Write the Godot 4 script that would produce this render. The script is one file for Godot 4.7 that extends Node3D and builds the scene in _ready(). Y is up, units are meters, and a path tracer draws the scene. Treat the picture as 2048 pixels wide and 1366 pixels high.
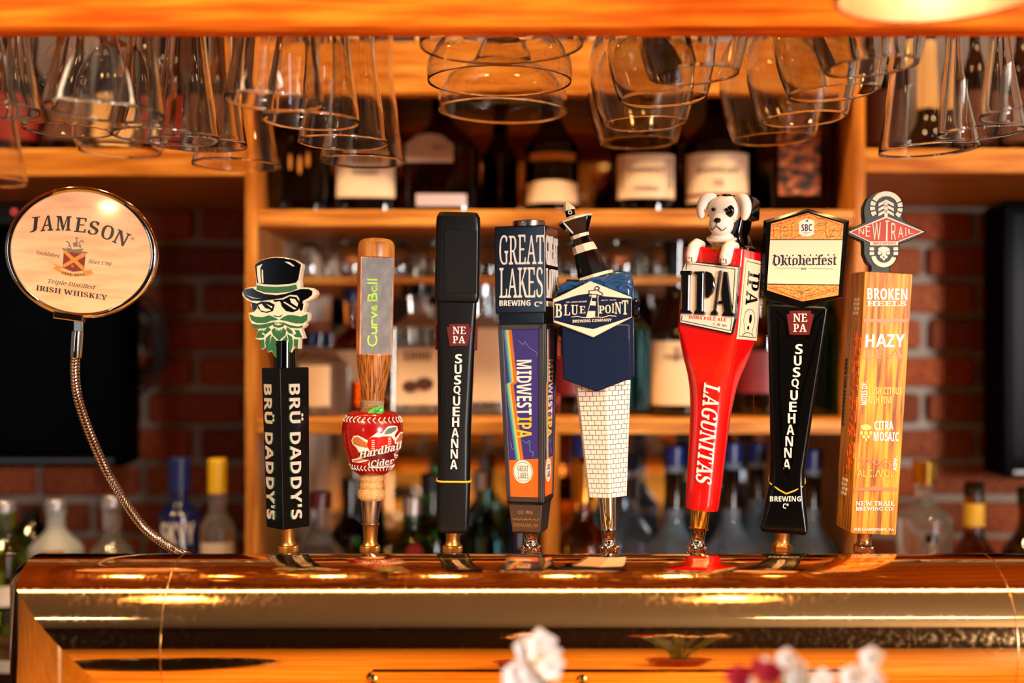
extends Node3D
# A bar: eight beer tap handles behind a brass draft tower, glasses hung above, bottle shelves and a brick wall behind.
# Units: metres. Tap handles and the round sign are drawn in half millimetres (HM) and scaled when the mesh is made.

const HM := 0.0005
const EYE := Vector3(0, 1.5, 0)
const FOCAL := 2400.0

var M := {}
var fonts := {}
var text_cache := {}
var taken := {}
var rng := RandomNumberGenerator.new()
# drawing frame of the thing being built: origin and lean of its axis, scale of the sketch, turn of the face
var base_x := 0.0
var base_y := 1105.0
var lean := 0.0
var sketch := Vector3(0, 0, 1)
var face_x := 0.0
var face_cos := 1.0


class Shape:
	var p := PackedVector3Array()
	var xf := Transform3D()
	var warp: Callable

	func tri(a: Vector3, b: Vector3, c: Vector3) -> void:
		if warp.is_valid():
			a = warp.call(a); b = warp.call(b); c = warp.call(c)
		a = xf * a; b = xf * b; c = xf * c
		if (b - a).cross(c - a).length_squared() < 1e-22:
			return
		p.append(a); p.append(b); p.append(c)

	func quad(a: Vector3, b: Vector3, c: Vector3, d: Vector3) -> void:
		tri(a, b, c); tri(a, c, d)

	# rings of equal length, counter-clockwise seen from the end they run towards
	func loft(rings: Array, cap_low := true, cap_high := true) -> void:
		for i in rings.size() - 1:
			var lo: PackedVector3Array = rings[i]
			var hi: PackedVector3Array = rings[i + 1]
			var n := lo.size()
			for j in n:
				var k := (j + 1) % n
				quad(lo[j], lo[k], hi[k], hi[j])
		if cap_low:
			fan(rings[0], true)
		if cap_high:
			fan(rings[-1], false)

	func fan(ring: PackedVector3Array, flip: bool) -> void:
		var mid := Vector3.ZERO
		for v in ring:
			mid += v
		mid /= ring.size()
		for j in ring.size():
			var k := (j + 1) % ring.size()
			if flip:
				tri(mid, ring[k], ring[j])
			else:
				tri(mid, ring[j], ring[k])

	# a profile of (radius, height) pairs turned round the y axis
	func lathe(prof: Array, segs := 32, at := Vector3.ZERO, square := 2.0, teeth := 0.0) -> void:
		for i in prof.size() - 1:
			var a: Vector2 = prof[i]
			var b: Vector2 = prof[i + 1]
			for j in segs:
				var q := [a, a, b, b]
				var pts := []
				for m in 4:
					var jj: int = j + (1 if m == 1 or m == 2 else 0)
					var t: float = TAU * jj / segs
					var r: float = q[m].x
					if square != 2.0:
						r *= pow(pow(absf(cos(t)), square) + pow(absf(sin(t)), square), -1.0 / square)
					if teeth > 0.0:
						r += teeth * (1 if jj % 2 == (i % 2) else -1)
					pts.append(at + Vector3(r * cos(t), q[m].y, -r * sin(t)))
				quad(pts[0], pts[1], pts[2], pts[3])

	func box(lo: Vector3, hi: Vector3, c := 0.0) -> void:
		var rings := []
		var mid := (lo + hi) / 2.0
		var h := (hi - lo) / 2.0
		c = minf(c, minf(h.x, minf(h.y, h.z)) * 0.9)
		var rows := [[-h.y, c], [h.y, c]]
		if c > 0.0:
			rows = [[-h.y, c], [-h.y + c, 0.0], [h.y - c, 0.0], [h.y, c]]
		for row in rows:
			var i: float = row[1] if c > 0.0 else 0.0
			var x := h.x - i
			var z := h.z - i
			var e := c - i if c > 0.0 else 0.0
			var y: float = row[0]
			var ring := PackedVector3Array()
			if c > 0.0:
				for s in [[x, z - e], [x, -z + e], [x - e, -z], [-x + e, -z], [-x, -z + e], [-x, z - e], [-x + e, z], [x - e, z]]:
					ring.append(mid + Vector3(s[0], y, s[1]))
			else:
				for s in [[x, z], [x, -z], [-x, -z], [-x, z]]:
					ring.append(mid + Vector3(s[0], y, s[1]))
			rings.append(ring)
		loft(rings)

	# a flat outline given thickness from z0 to z1, its front edge chamfered by c
	func slab(poly: PackedVector2Array, z0: float, z1: float, c := 0.0) -> void:
		var o := poly
		if Geometry2D.is_polygon_clockwise(o):
			o = o.duplicate(); o.reverse()
		var idx := Geometry2D.triangulate_polygon(o)
		if idx.is_empty():
			return
		var n := o.size()
		var top := o.duplicate()
		if c > 0.0:
			for i in n:
				var e1 := (o[i] - o[(i + n - 1) % n]).normalized()
				var e2 := (o[(i + 1) % n] - o[i]).normalized()
				var nrm := Vector2(-e1.y, e1.x) + Vector2(-e2.y, e2.x)
				var l := nrm.length()
				if l > 0.01:
					top[i] = o[i] + nrm / l * minf(c / maxf(l / 2.0, 0.4), c * 1.8)
		for i in n:
			var k := (i + 1) % n
			var zc := z1 - c
			quad(v3(o[i], z0), v3(o[k], z0), v3(o[k], zc), v3(o[i], zc))
			if c > 0.0:
				quad(v3(o[i], zc), v3(o[k], zc), v3(top[k], z1), v3(top[i], z1))
		for i in range(0, idx.size(), 3):
			var a := idx[i]
			var b := idx[i + 1]
			var d := idx[i + 2]
			if (o[b] - o[a]).cross(o[d] - o[a]) < 0.0:
				var s := b
				b = d; d = s
			tri(v3(top[a], z1), v3(top[b], z1), v3(top[d], z1))
			tri(v3(o[a], z0), v3(o[d], z0), v3(o[b], z0))

	func v3(v: Vector2, z: float) -> Vector3:
		return Vector3(v.x, v.y, z)

	# a flat line of ink or a raised bead along a path
	func stroke(path: PackedVector2Array, width: float, z0: float, z1: float) -> void:
		var polys := Geometry2D.offset_polyline(path, width / 2.0, Geometry2D.JOIN_ROUND, Geometry2D.END_ROUND)
		if polys.size() > 1 and path.size() > 2:
			for i in path.size() - 1:
				stroke(PackedVector2Array([path[i], path[i + 1]]), width, z0, z1)
			return
		for poly in polys:
			slab(poly, z0, z1)

	func ring_flat(c: Vector2, r0: float, r1: float, z0: float, z1: float, a0 := 0.0, a1 := TAU, segs := 40) -> void:
		for i in segs:
			var ta := lerpf(a0, a1, float(i) / segs)
			var tb := lerpf(a0, a1, float(i + 1) / segs)
			var da := Vector2(cos(ta), sin(ta))
			var db := Vector2(cos(tb), sin(tb))
			quad(v3(c + da * r0, z1), v3(c + da * r1, z1), v3(c + db * r1, z1), v3(c + db * r0, z1))
			quad(v3(c + da * r1, z0), v3(c + db * r1, z0), v3(c + db * r1, z1), v3(c + da * r1, z1))
			quad(v3(c + da * r0, z1), v3(c + db * r0, z1), v3(c + db * r0, z0), v3(c + da * r0, z0))

	func tube(path: PackedVector3Array, radii: Array, segs := 12, caps := true) -> void:
		var rings := []
		var side := Vector3.RIGHT
		for i in path.size():
			var d := (path[mini(i + 1, path.size() - 1)] - path[maxi(i - 1, 0)]).normalized()
			if i == 0:
				side = Vector3.UP.cross(d)
				if side.length() < 0.1:
					side = Vector3.RIGHT.cross(d)
			side = (side - d * side.dot(d)).normalized()
			var up := d.cross(side)
			var ring := PackedVector3Array()
			for j in segs:
				var t := TAU * j / segs
				ring.append(path[i] + (side * cos(t) + up * sin(t)) * float(radii[i % radii.size()]))
			rings.append(ring)
		loft(rings, caps, caps)

	func ball(c: Vector3, r: Vector3, turn := Basis.IDENTITY, segs := 16, rows := 10) -> void:
		for i in rows:
			for j in segs:
				var pts := []
				for m in 4:
					var u: float = PI * (i + (1 if m >= 2 else 0)) / rows - PI / 2.0
					var t: float = TAU * (j + (1 if m == 1 or m == 2 else 0)) / segs
					pts.append(c + turn * Vector3(r.x * cos(u) * cos(t), r.y * sin(u), -r.z * cos(u) * sin(t)))
				quad(pts[0], pts[1], pts[2], pts[3])

	func mesh(k := 1.0, crease := 35.0) -> ArrayMesh:
		var n := p.size()
		var faces := PackedVector3Array()
		var at := {}
		for i in range(0, n, 3):
			var nn := (p[i + 1] - p[i]).cross(p[i + 2] - p[i])
			faces.append(nn)
			for j in 3:
				var key := Vector3i((p[i + j] * (k * 2e6)).round())
				if at.has(key):
					at[key].append(i / 3)
				else:
					at[key] = PackedInt32Array([i / 3])
		var units := PackedVector3Array()
		for f in faces:
			units.append(f.normalized())
		var limit := cos(deg_to_rad(crease))
		var verts := PackedVector3Array()
		var norms := PackedVector3Array()
		verts.resize(n); norms.resize(n)
		for i in range(0, n, 3):
			var f := i / 3
			var u := units[f]
			for j in 3:
				var s := Vector3.ZERO
				for g in at[Vector3i((p[i + j] * (k * 2e6)).round())]:
					if units[g].dot(u) > limit:
						s += faces[g]
				var o = i + [0, 2, 1][j]
				verts[o] = p[i + j] * k
				norms[o] = s.normalized() if s.length_squared() > 1e-24 else u
		var arrays := []
		arrays.resize(Mesh.ARRAY_MAX)
		arrays[Mesh.ARRAY_VERTEX] = verts
		arrays[Mesh.ARRAY_NORMAL] = norms
		var am := ArrayMesh.new()
		if n:
			am.add_surface_from_arrays(Mesh.PRIMITIVE_TRIANGLES, arrays)
		return am


# ---------- naming and placing ----------
func numbered(called: String) -> String:
	taken[called] = taken.get(called, -1) + 1
	return called if taken[called] == 0 else "%s_%03d" % [called, taken[called]]

func tag(o: Node, label: String, category: String, group := "", kind := "") -> Node:
	if label: o.set_meta("label", label)
	if category: o.set_meta("category", category)
	if group: o.set_meta("group", group)
	if kind: o.set_meta("kind", kind)
	return o

func thing(called: String, label: String, category: String, where := Vector3.ZERO, turn := 0.0, group := "") -> Node3D:
	var o := Node3D.new()
	o.name = numbered(called)
	add_child(o)
	o.position = where
	o.rotation.y = turn
	tag(o, label, category, group)
	return o

func part(parent: Node, called: String, s: Shape, m: Material, k := 1.0, crease := 35.0, label := "") -> MeshInstance3D:
	var o := MeshInstance3D.new()
	o.mesh = s.mesh(k, crease)
	o.material_override = m
	o.name = called if parent != self else numbered(called)
	parent.add_child(o, true)
	if label: o.set_meta("label", label)
	return o

func structure(called: String, s: Shape, m: Material) -> MeshInstance3D:
	var o := part(self, called, s, m)
	o.set_meta("kind", "structure")
	return o

# a spot in the room, measured on a sketch of the bar: across, down and how far from the bar's front
func spot(px: float, py: float, d: float) -> Vector3:
	return EYE + Vector3((px - 1024.0) / FOCAL * d, (683.0 - py) / FOCAL * d, -d)

# ---------- materials ----------
func mat(c: Color, rough := 0.5, metal := 0.0, coat := 0.0) -> StandardMaterial3D:
	var m := StandardMaterial3D.new()
	m.albedo_color = c
	m.roughness = rough
	m.metallic = metal
	if coat > 0.0:
		m.clearcoat_enabled = true
		m.clearcoat = coat
		m.clearcoat_roughness = 0.05
	return m

func glass(c: Color, see := 0.0, rough := 0.0) -> StandardMaterial3D:
	var m := StandardMaterial3D.new()
	m.albedo_color = Color(c.r, c.g, c.b, see)
	m.roughness = rough
	m.transparency = BaseMaterial3D.TRANSPARENCY_ALPHA
	m.refraction_enabled = true
	m.refraction_scale = 0.05
	return m

func grain(freq: float, octaves: int, a: Color, b: Color, c: Color, seed_: int, size := 512) -> NoiseTexture2D:
	var n := FastNoiseLite.new()
	n.noise_type = FastNoiseLite.TYPE_SIMPLEX_SMOOTH
	n.frequency = freq
	n.fractal_octaves = octaves
	n.seed = seed_
	n.domain_warp_enabled = true
	n.domain_warp_amplitude = 18.0
	n.domain_warp_frequency = 0.01
	var g := Gradient.new()
	g.offsets = PackedFloat32Array([0.25, 0.55, 0.8])
	g.colors = PackedColorArray([a, b, c])
	var t := NoiseTexture2D.new()
	t.width = size
	t.height = size
	t.seamless = true
	t.noise = n
	t.color_ramp = g
	return t

func wood(tex: Texture2D, scale: Vector3, rough := 0.4, coat := 0.0, tint := Color.WHITE) -> StandardMaterial3D:
	var m := mat(tint, rough, 0.0, coat)
	m.albedo_texture = tex
	m.uv1_triplanar = true
	m.uv1_scale = scale
	return m

# ---------- lettering ----------
func font(kind: String) -> Font:
	if not fonts.has(kind):
		var f := SystemFont.new()
		f.font_names = PackedStringArray([{"s": "Droid Sans", "S": "Droid Sans", "r": "Droid Serif", "R": "Droid Serif", "m": "Droid Sans Mono"}[kind]])
		f.font_weight = 700 if kind in ["S", "R"] else 400
		fonts[kind] = f
	return fonts[kind]

func glyphs(s: Shape, text: String, kind: String, o: Vector3, u: Vector3, v: Vector3, w: Vector3) -> void:
	var key := kind + text
	if not text_cache.has(key):
		var tm := TextMesh.new()
		tm.text = text
		tm.font = font(kind)
		tm.font_size = 48
		tm.pixel_size = 0.02
		tm.depth = 0.1
		tm.curve_step = 1.2
		var arr := tm.surface_get_arrays(0)
		var vs: PackedVector3Array = arr[Mesh.ARRAY_VERTEX]
		var ix = arr[Mesh.ARRAY_INDEX]
		var pts := PackedVector3Array()
		if ix == null or ix.is_empty():
			pts = vs
		else:
			for i in ix:
				pts.append(vs[i])
		var lo := pts[0]
		var hi := pts[0]
		for q in pts:
			lo = lo.min(q)
			hi = hi.max(q)
		for i in pts.size():
			pts[i] = (pts[i] - lo) / (hi - lo)
		text_cache[key] = pts
	var pts: PackedVector3Array = text_cache[key]
	for i in range(0, pts.size(), 3):
		var q := []
		for j in 3:
			var t := pts[i + j]
			q.append(o + u * t.x + v * t.y + w * t.z)
		s.tri(q[0], q[2], q[1])

# text whose box has its lower left, lower right and upper left corners at three sketch points
func text3(s: Shape, text: String, kind: String, a: Array, z: float, deep := 1.0) -> void:
	var o := L(a[0], a[1])
	var u := L(a[2], a[3]) - o
	var v := L(a[4], a[5]) - o
	glyphs(s, text, kind, Vector3(o.x, o.y, z), Vector3(u.x, u.y, 0), Vector3(v.x, v.y, 0), Vector3(0, 0, deep))

# upright text in the box x0..x1, y0 (top)..y1 (bottom)
func text(s: Shape, t: String, kind: String, x0: float, y0: float, x1: float, y1: float, z: float, deep := 1.0) -> void:
	text3(s, t, kind, [x0, y1, x1, y1, x0, y0], z, deep)

func L(x: float, y: float) -> Vector2:
	var v := Vector2(sketch.x + x / sketch.z - base_x, base_y - sketch.y - y / sketch.z).rotated(lean)
	v.x = (v.x - face_x) / face_cos
	return v

func P(a: Array) -> PackedVector2Array:
	var out := PackedVector2Array()
	for i in range(0, a.size(), 2):
		out.append(L(a[i], a[i + 1]))
	return out

func draw_from(x: float, y: float, scale: float) -> void:
	sketch = Vector3(x, y, scale)

func frame(bx: float, lean_deg: float, by := 1105.0) -> void:
	base_x = bx
	base_y = by
	lean = deg_to_rad(lean_deg)
	sketch = Vector3(0, 0, 1)
	face_x = 0.0
	face_cos = 1.0

# draw on a face turned by yaw degrees whose middle lies half in front of the axis at cx
func on_face(s: Shape, yaw: float, half: float, cx := 0.0, pitch := 0.0) -> void:
	var y := deg_to_rad(yaw)
	s.xf = Transform3D(Basis(Vector3.UP, y) * Basis(Vector3.RIGHT, deg_to_rad(pitch)), Vector3(cx, 0, 0))
	face_x = cx + half * sin(y)
	face_cos = cos(y)

func off_face() -> void:
	face_x = 0.0
	face_cos = 1.0

func rounded(w: float, d: float, r: float, y: float, cx := 0.0, cz := 0.0, steps := 4) -> PackedVector3Array:
	var ring := PackedVector3Array()
	r = minf(r, minf(w, d) / 2.0 * 0.999)
	for c in 4:
		var sx: float = [1, -1, -1, 1][c]
		var sz: float = [-1, -1, 1, 1][c]
		for i in steps + 1:
			var t := PI / 2.0 * (c + float(i) / steps)
			ring.append(Vector3(cx + sx * (w / 2.0 - r) + r * cos(t), y, cz + sz * (d / 2.0 - r) - r * sin(t)))
	return ring

func curve(pts: Array, steps := 8) -> PackedVector3Array:
	var out := PackedVector3Array()
	for i in pts.size() - 1:
		var p0: Vector3 = pts[maxi(i - 1, 0)]
		var p1: Vector3 = pts[i]
		var p2: Vector3 = pts[i + 1]
		var p3: Vector3 = pts[mini(i + 2, pts.size() - 1)]
		for j in steps:
			out.append(p1.cubic_interpolate(p2, p0, p3, float(j) / steps))
	out.append(pts[-1])
	return out

func area(called: String, where: Vector3, look: Vector3, size: Vector2, c: Color, e: float) -> void:
	var l := AreaLight3D.new()
	l.name = called
	add_child(l)
	l.look_at_from_position(where, look, Vector3.UP if absf((look - where).normalized().y) < 0.95 else Vector3.FORWARD)
	l.area_size = size
	l.area_normalize_energy = true
	l.light_color = c
	l.light_energy = e
	l.area_range = 12.0
	l.shadow_enabled = true

func omni(called: String, where: Vector3, c: Color, e: float, size := 0.02, parent: Node = self) -> void:
	var l := OmniLight3D.new()
	l.name = called
	parent.add_child(l)
	l.position = where
	l.light_color = c
	l.light_energy = e
	l.light_size = size
	l.omni_range = 12.0
	l.omni_attenuation = 2.0
	l.shadow_enabled = true

func _ready() -> void:
	rng.seed = 7
	# camera: level, 42 mm lens at f/2.2, focused on the tap handles
	var cam := Camera3D.new()
	cam.name = "camera"
	add_child(cam)
	cam.position = EYE
	cam.fov = 31.77
	var lens := CameraAttributesPhysical.new()
	lens.frustum_focal_length = 42.17
	lens.frustum_focus_distance = 1.19
	lens.exposure_aperture = 2.2
	lens.frustum_near = 0.05
	lens.frustum_far = 60.0
	cam.attributes = lens
	cam.current = true
	var env := Environment.new()
	env.background_mode = Environment.BG_COLOR
	env.background_color = Color(0.86, 0.93, 1.0)
	env.background_energy_multiplier = 3.0
	env.tonemap_mode = Environment.TONE_MAPPER_LINEAR
	env.tonemap_exposure = 1.0
	env.sdfgi_enabled = true
	env.ssao_enabled = true
	env.ssil_enabled = true
	var we := WorldEnvironment.new()
	we.name = "environment"
	we.environment = env
	add_child(we)
	# daylight from two windows in the far wall of the room, well to either side of the bar
	area("window_daylight", Vector3(4.2, 1.85, 5.47), Vector3(4.2, 1.85, -3.0), Vector2(1.2, 1.5), Color(1.0, 0.98, 0.97), 64.0)
	area("window_daylight", Vector3(-3.75, 1.85, 5.47), Vector3(-3.75, 1.85, -3.0), Vector2(0.6, 1.5), Color(0.80, 0.90, 1.0), 1.5)
	materials()
	room()
	fittings()
	tower()
	shelves()
	handles()
	round_sign()
	hanging_glasses()
	all_bottles()
	flowers()

func materials() -> void:
	var pine := grain(0.012, 4, Color(0.64, 0.38, 0.14), Color(0.78, 0.51, 0.21), Color(0.87, 0.62, 0.30), 3)
	var amber := grain(0.02, 4, Color(0.48, 0.26, 0.03), Color(0.80, 0.52, 0.08), Color(0.89, 0.64, 0.15), 5)
	var brown := grain(0.012, 4, Color(0.17, 0.09, 0.05), Color(0.26, 0.14, 0.08), Color(0.33, 0.19, 0.11), 9)
	M.pine_x = wood(pine, Vector3(0.7, 9, 9), 0.38)
	M.pine_y = wood(pine, Vector3(9, 0.7, 9), 0.4)
	M.beam = wood(pine, Vector3(0.9, 11, 11), 0.6, 0.0, Color(1.0, 0.74, 0.40))
	M.beam.metallic_specular = 0.15
	for k in ["pine_x", "pine_y"]:
		M[k].metallic_specular = 0.3
	M.rack = wood(grain(0.012, 4, Color(0.80, 0.54, 0.24), Color(0.90, 0.66, 0.32), Color(0.94, 0.74, 0.42), 6), Vector3(0.7, 9, 9), 0.45)
	M.bar_top = wood(grain(0.012, 4, Color(0.78, 0.52, 0.16), Color(0.91, 0.66, 0.25), Color(0.95, 0.74, 0.34), 4), Vector3(0.6, 6, 6), 0.25, 0.3)
	M.brown = wood(brown, Vector3(0.5, 4, 4), 0.5)
	M.handle_wood = wood(amber, Vector3(17, 0.9, 17), 0.38, 0.05)
	M.handle_wood.metallic_specular = 0.3
	M.bat_wood = wood(grain(0.02, 3, Color(0.56, 0.33, 0.12), Color(0.78, 0.50, 0.21), Color(0.85, 0.58, 0.28), 12), Vector3(11, 1.5, 11), 0.4, 0.04)
	M.bat_burnt = wood(grain(0.03, 4, Color(0.34, 0.17, 0.06), Color(0.66, 0.39, 0.14), Color(0.79, 0.51, 0.23), 14), Vector3(28, 2, 28), 0.45)
	M.bark = wood(grain(0.05, 4, Color(0.36, 0.26, 0.17), Color(0.66, 0.52, 0.37), Color(0.78, 0.66, 0.50), 15), Vector3(30, 30, 30), 0.7)
	M.light_wood = wood(grain(0.03, 4, Color(0.58, 0.40, 0.22), Color(0.80, 0.62, 0.38), Color(0.86, 0.70, 0.46), 16), Vector3(30, 50, 30), 0.5)
	M.plaster = mat(Color(0.62, 0.56, 0.50), 0.9)
	M.ceiling = mat(Color(0.60, 0.55, 0.50), 0.9)
	M.mortar = wood(grain(0.06, 4, Color(0.56, 0.51, 0.46), Color(0.66, 0.61, 0.55), Color(0.74, 0.69, 0.62), 20), Vector3(8, 8, 8), 0.95)
	var clay := grain(0.03, 5, Color(0.46, 0.21, 0.11), Color(0.68, 0.34, 0.18), Color(0.78, 0.46, 0.27), 21)
	M.bricks = []
	for c in [Color(1, 1, 1), Color(0.86, 0.84, 0.82), Color(1.0, 0.92, 0.84), Color(0.76, 0.72, 0.72), Color(0.95, 0.85, 0.8)]:
		M.bricks.append(wood(clay, Vector3(7, 7, 7), 0.9, 0.0, c))
	M.brass = mat(Color(0.95, 0.75, 0.49), 0.045, 1.0)
	var scratches := grain(0.05, 5, Color(0.3, 0.3, 0.3), Color(0.6, 0.6, 0.6), Color(1, 1, 1), 30)
	M.brass.roughness_texture = scratches
	M.brass.roughness = 0.12
	M.brass.uv1_triplanar = true
	M.brass.uv1_scale = Vector3(6, 6, 6)
	M.seam = mat(Color(0.80, 0.62, 0.42), 0.25, 1.0)
	M.old_brass = mat(Color(0.78, 0.58, 0.32), 0.34, 1.0)
	M.gold = mat(Color(0.90, 0.70, 0.32), 0.14, 1.0)
	M.chrome = mat(Color(0.86, 0.83, 0.80), 0.07, 1.0)
	M.steel = mat(Color(0.72, 0.69, 0.66), 0.24, 1.0)
	M.pewter = mat(Color(0.42, 0.40, 0.39), 0.34, 1.0)
	M.black = mat(Color(0.016, 0.014, 0.014), 0.22)
	M.black.metallic_specular = 0.38
	M.black_matte = mat(Color(0.03, 0.028, 0.027), 0.5)
	M.black_matte.metallic_specular = 0.3
	M.black_soft = mat(Color(0.026, 0.024, 0.024), 0.36)
	M.black_soft.metallic_specular = 0.38
	M.gloss_black = mat(Color(0.012, 0.011, 0.011), 0.08, 0.0, 0.25)
	M.slate = mat(Color(0.10, 0.105, 0.11), 0.5)
	M.white = mat(Color(0.90, 0.87, 0.84), 0.35)
	M.silver_ink = mat(Color(0.74, 0.70, 0.66), 0.4)
	M.cream = mat(Color(0.88, 0.81, 0.71), 0.5)
	M.white_brick = mat(Color(0.90, 0.86, 0.82), 0.5)
	M.paper = mat(Color(0.86, 0.74, 0.56), 0.6)
	M.green = mat(Color(0.10, 0.36, 0.19), 0.4)
	M.navy = mat(Color(0.035, 0.095, 0.22), 0.3, 0.0, 0.3)
	M.deep_navy = mat(Color(0.025, 0.04, 0.08), 0.16, 0.0, 0.1)
	M.wave = mat(Color(0.13, 0.29, 0.47), 0.22, 0.0, 0.5)
	M.red = mat(Color(0.80, 0.035, 0.045), 0.2, 0.0, 0.5)
	M.apple = mat(Color(0.58, 0.055, 0.03), 0.2, 0.0, 0.5)
	M.maroon = mat(Color(0.36, 0.045, 0.075), 0.35, 0.0, 0.2)
	M.red_ink = mat(Color(0.72, 0.10, 0.07), 0.5)
	M.yellow = mat(Color(0.88, 0.70, 0.20), 0.5)
	M.orange = mat(Color(0.90, 0.38, 0.08), 0.4)
	M.rust = mat(Color(0.68, 0.16, 0.02), 0.55)
	M.pale_gold = mat(Color(0.92, 0.70, 0.32), 0.5)
	M.purple = mat(Color(0.21, 0.17, 0.46), 0.3, 0.0, 0.4)
	M.teal = mat(Color(0.16, 0.50, 0.50), 0.35)
	M.sky_blue = mat(Color(0.42, 0.66, 0.72), 0.4)
	M.lime = mat(Color(0.62, 0.83, 0.24), 0.6)
	M.leaf = mat(Color(0.28, 0.66, 0.22), 0.35, 0.0, 0.3)
	M.grey_green = mat(Color(0.36, 0.42, 0.36), 0.5)
	M.chalkboard = wood(grain(0.02, 4, Color(0.38, 0.37, 0.37), Color(0.42, 0.41, 0.41), Color(0.47, 0.46, 0.45), 33), Vector3(9, 5, 9), 0.55)
	M.map_paper = wood(grain(0.03, 4, Color(0.80, 0.46, 0.16), Color(0.88, 0.58, 0.24), Color(0.92, 0.68, 0.34), 34), Vector3(25, 25, 25), 0.45)
	M.tan = mat(Color(0.66, 0.40, 0.20), 0.5)
	M.sign_face = wood(grain(0.015, 3, Color(0.86, 0.65, 0.49), Color(0.89, 0.69, 0.53), Color(0.91, 0.72, 0.56), 35), Vector3(2, 9, 2), 0.14, 0.3)
	M.crest_red = mat(Color(0.45, 0.09, 0.05), 0.4)
	M.crest_gold = mat(Color(0.72, 0.48, 0.18), 0.4)
	M.crest_grey = mat(Color(0.42, 0.36, 0.33), 0.5)
	M.dark_ink = mat(Color(0.05, 0.04, 0.042), 0.5)
	M.glass = glass(Color(1.0, 0.99, 0.97))
	M.mirror = mat(Color(0.88, 0.86, 0.82), 0.03, 1.0)
	M.screen = mat(Color(0.008, 0.008, 0.01), 0.3)
	M.screen.metallic_specular = 0.12
	M.plastic = mat(Color(0.018, 0.018, 0.02), 0.35)
	M.plastic.metallic_specular = 0.08
	M.cable = mat(Color(0.02, 0.02, 0.02), 0.5)
	M.concrete = mat(Color(0.42, 0.36, 0.32), 0.8)
	M.counter_stone = wood(brown, Vector3(1, 5, 5), 0.2, 0.4, Color(1.0, 0.8, 0.75))
	M.edge = mat(Color(0.80, 0.78, 0.75), 0.3)
	M.petal = mat(Color(0.97, 0.95, 0.94), 0.6)
	M.petal.backlight_enabled = true
	M.petal.backlight = Color(0.5, 0.48, 0.46)
	M.petal_red = mat(Color(0.66, 0.04, 0.16), 0.6)
	M.stem = mat(Color(0.32, 0.40, 0.20), 0.6)
	M.terracotta = mat(Color(0.55, 0.26, 0.16), 0.8)
	M.clear = glass(Color(0.97, 0.98, 0.98), 0.06)
	M.frost = glass(Color(0.90, 0.93, 0.95), 0.3, 0.45)
	M.vodka_blue = glass(Color(0.70, 0.84, 0.96), 0.22)
	M.aqua = glass(Color(0.50, 0.80, 0.82))
	M.whisky = glass(Color(0.42, 0.13, 0.03))
	M.amber_glass = glass(Color(0.80, 0.46, 0.14))
	M.rum = glass(Color(0.22, 0.06, 0.03))
	M.bottle_green = glass(Color(0.10, 0.42, 0.12))
	M.bright_green = glass(Color(0.16, 0.62, 0.14))
	M.dark_green = glass(Color(0.04, 0.14, 0.06))
	M.lime_liquor = glass(Color(0.62, 0.80, 0.18))
	M.dark_glass = mat(Color(0.028, 0.014, 0.010), 0.08, 0.0, 0.4)
	M.brown_glass = mat(Color(0.05, 0.02, 0.012), 0.08, 0.0, 0.4)
	M.cobalt = mat(Color(0.03, 0.09, 0.30), 0.12, 0.0, 0.4)
	M.blue_cap = mat(Color(0.05, 0.13, 0.38), 0.3)
	M.yellow_cap = mat(Color(0.90, 0.72, 0.06), 0.35)
	M.silver_cap = mat(Color(0.80, 0.80, 0.82), 0.25, 0.8)
	M.cork = mat(Color(0.45, 0.24, 0.12), 0.7)
	M.red_label = mat(Color(0.48, 0.05, 0.04), 0.5)
	M.brown_ink = mat(Color(0.28, 0.14, 0.10), 0.6)
	M.grey_ink = mat(Color(0.30, 0.27, 0.25), 0.6)
	M.lilac_paper = mat(Color(0.74, 0.70, 0.76), 0.5)
	M.lamp_shade = mat(Color(0.42, 0.24, 0.13), 0.3, 0.9)
	M.lamp_lining = mat(Color(0.24, 0.13, 0.07), 0.4, 0.3)
	M.pane = StandardMaterial3D.new()
	M.pane.albedo_color = Color(1, 1, 1, 0.06)
	M.pane.transparency = BaseMaterial3D.TRANSPARENCY_ALPHA
	M.pane.roughness = 0.02

func glow(c: Color, e: float) -> StandardMaterial3D:
	var m := mat(Color(0.9, 0.88, 0.84), 0.6)
	m.emission_enabled = true
	m.emission = c
	m.emission_energy_multiplier = e
	return m

func slab_box(lo: Vector3, hi: Vector3, c := 0.0) -> Shape:
	var s := Shape.new()
	s.box(lo, hi, c)
	return s

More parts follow.
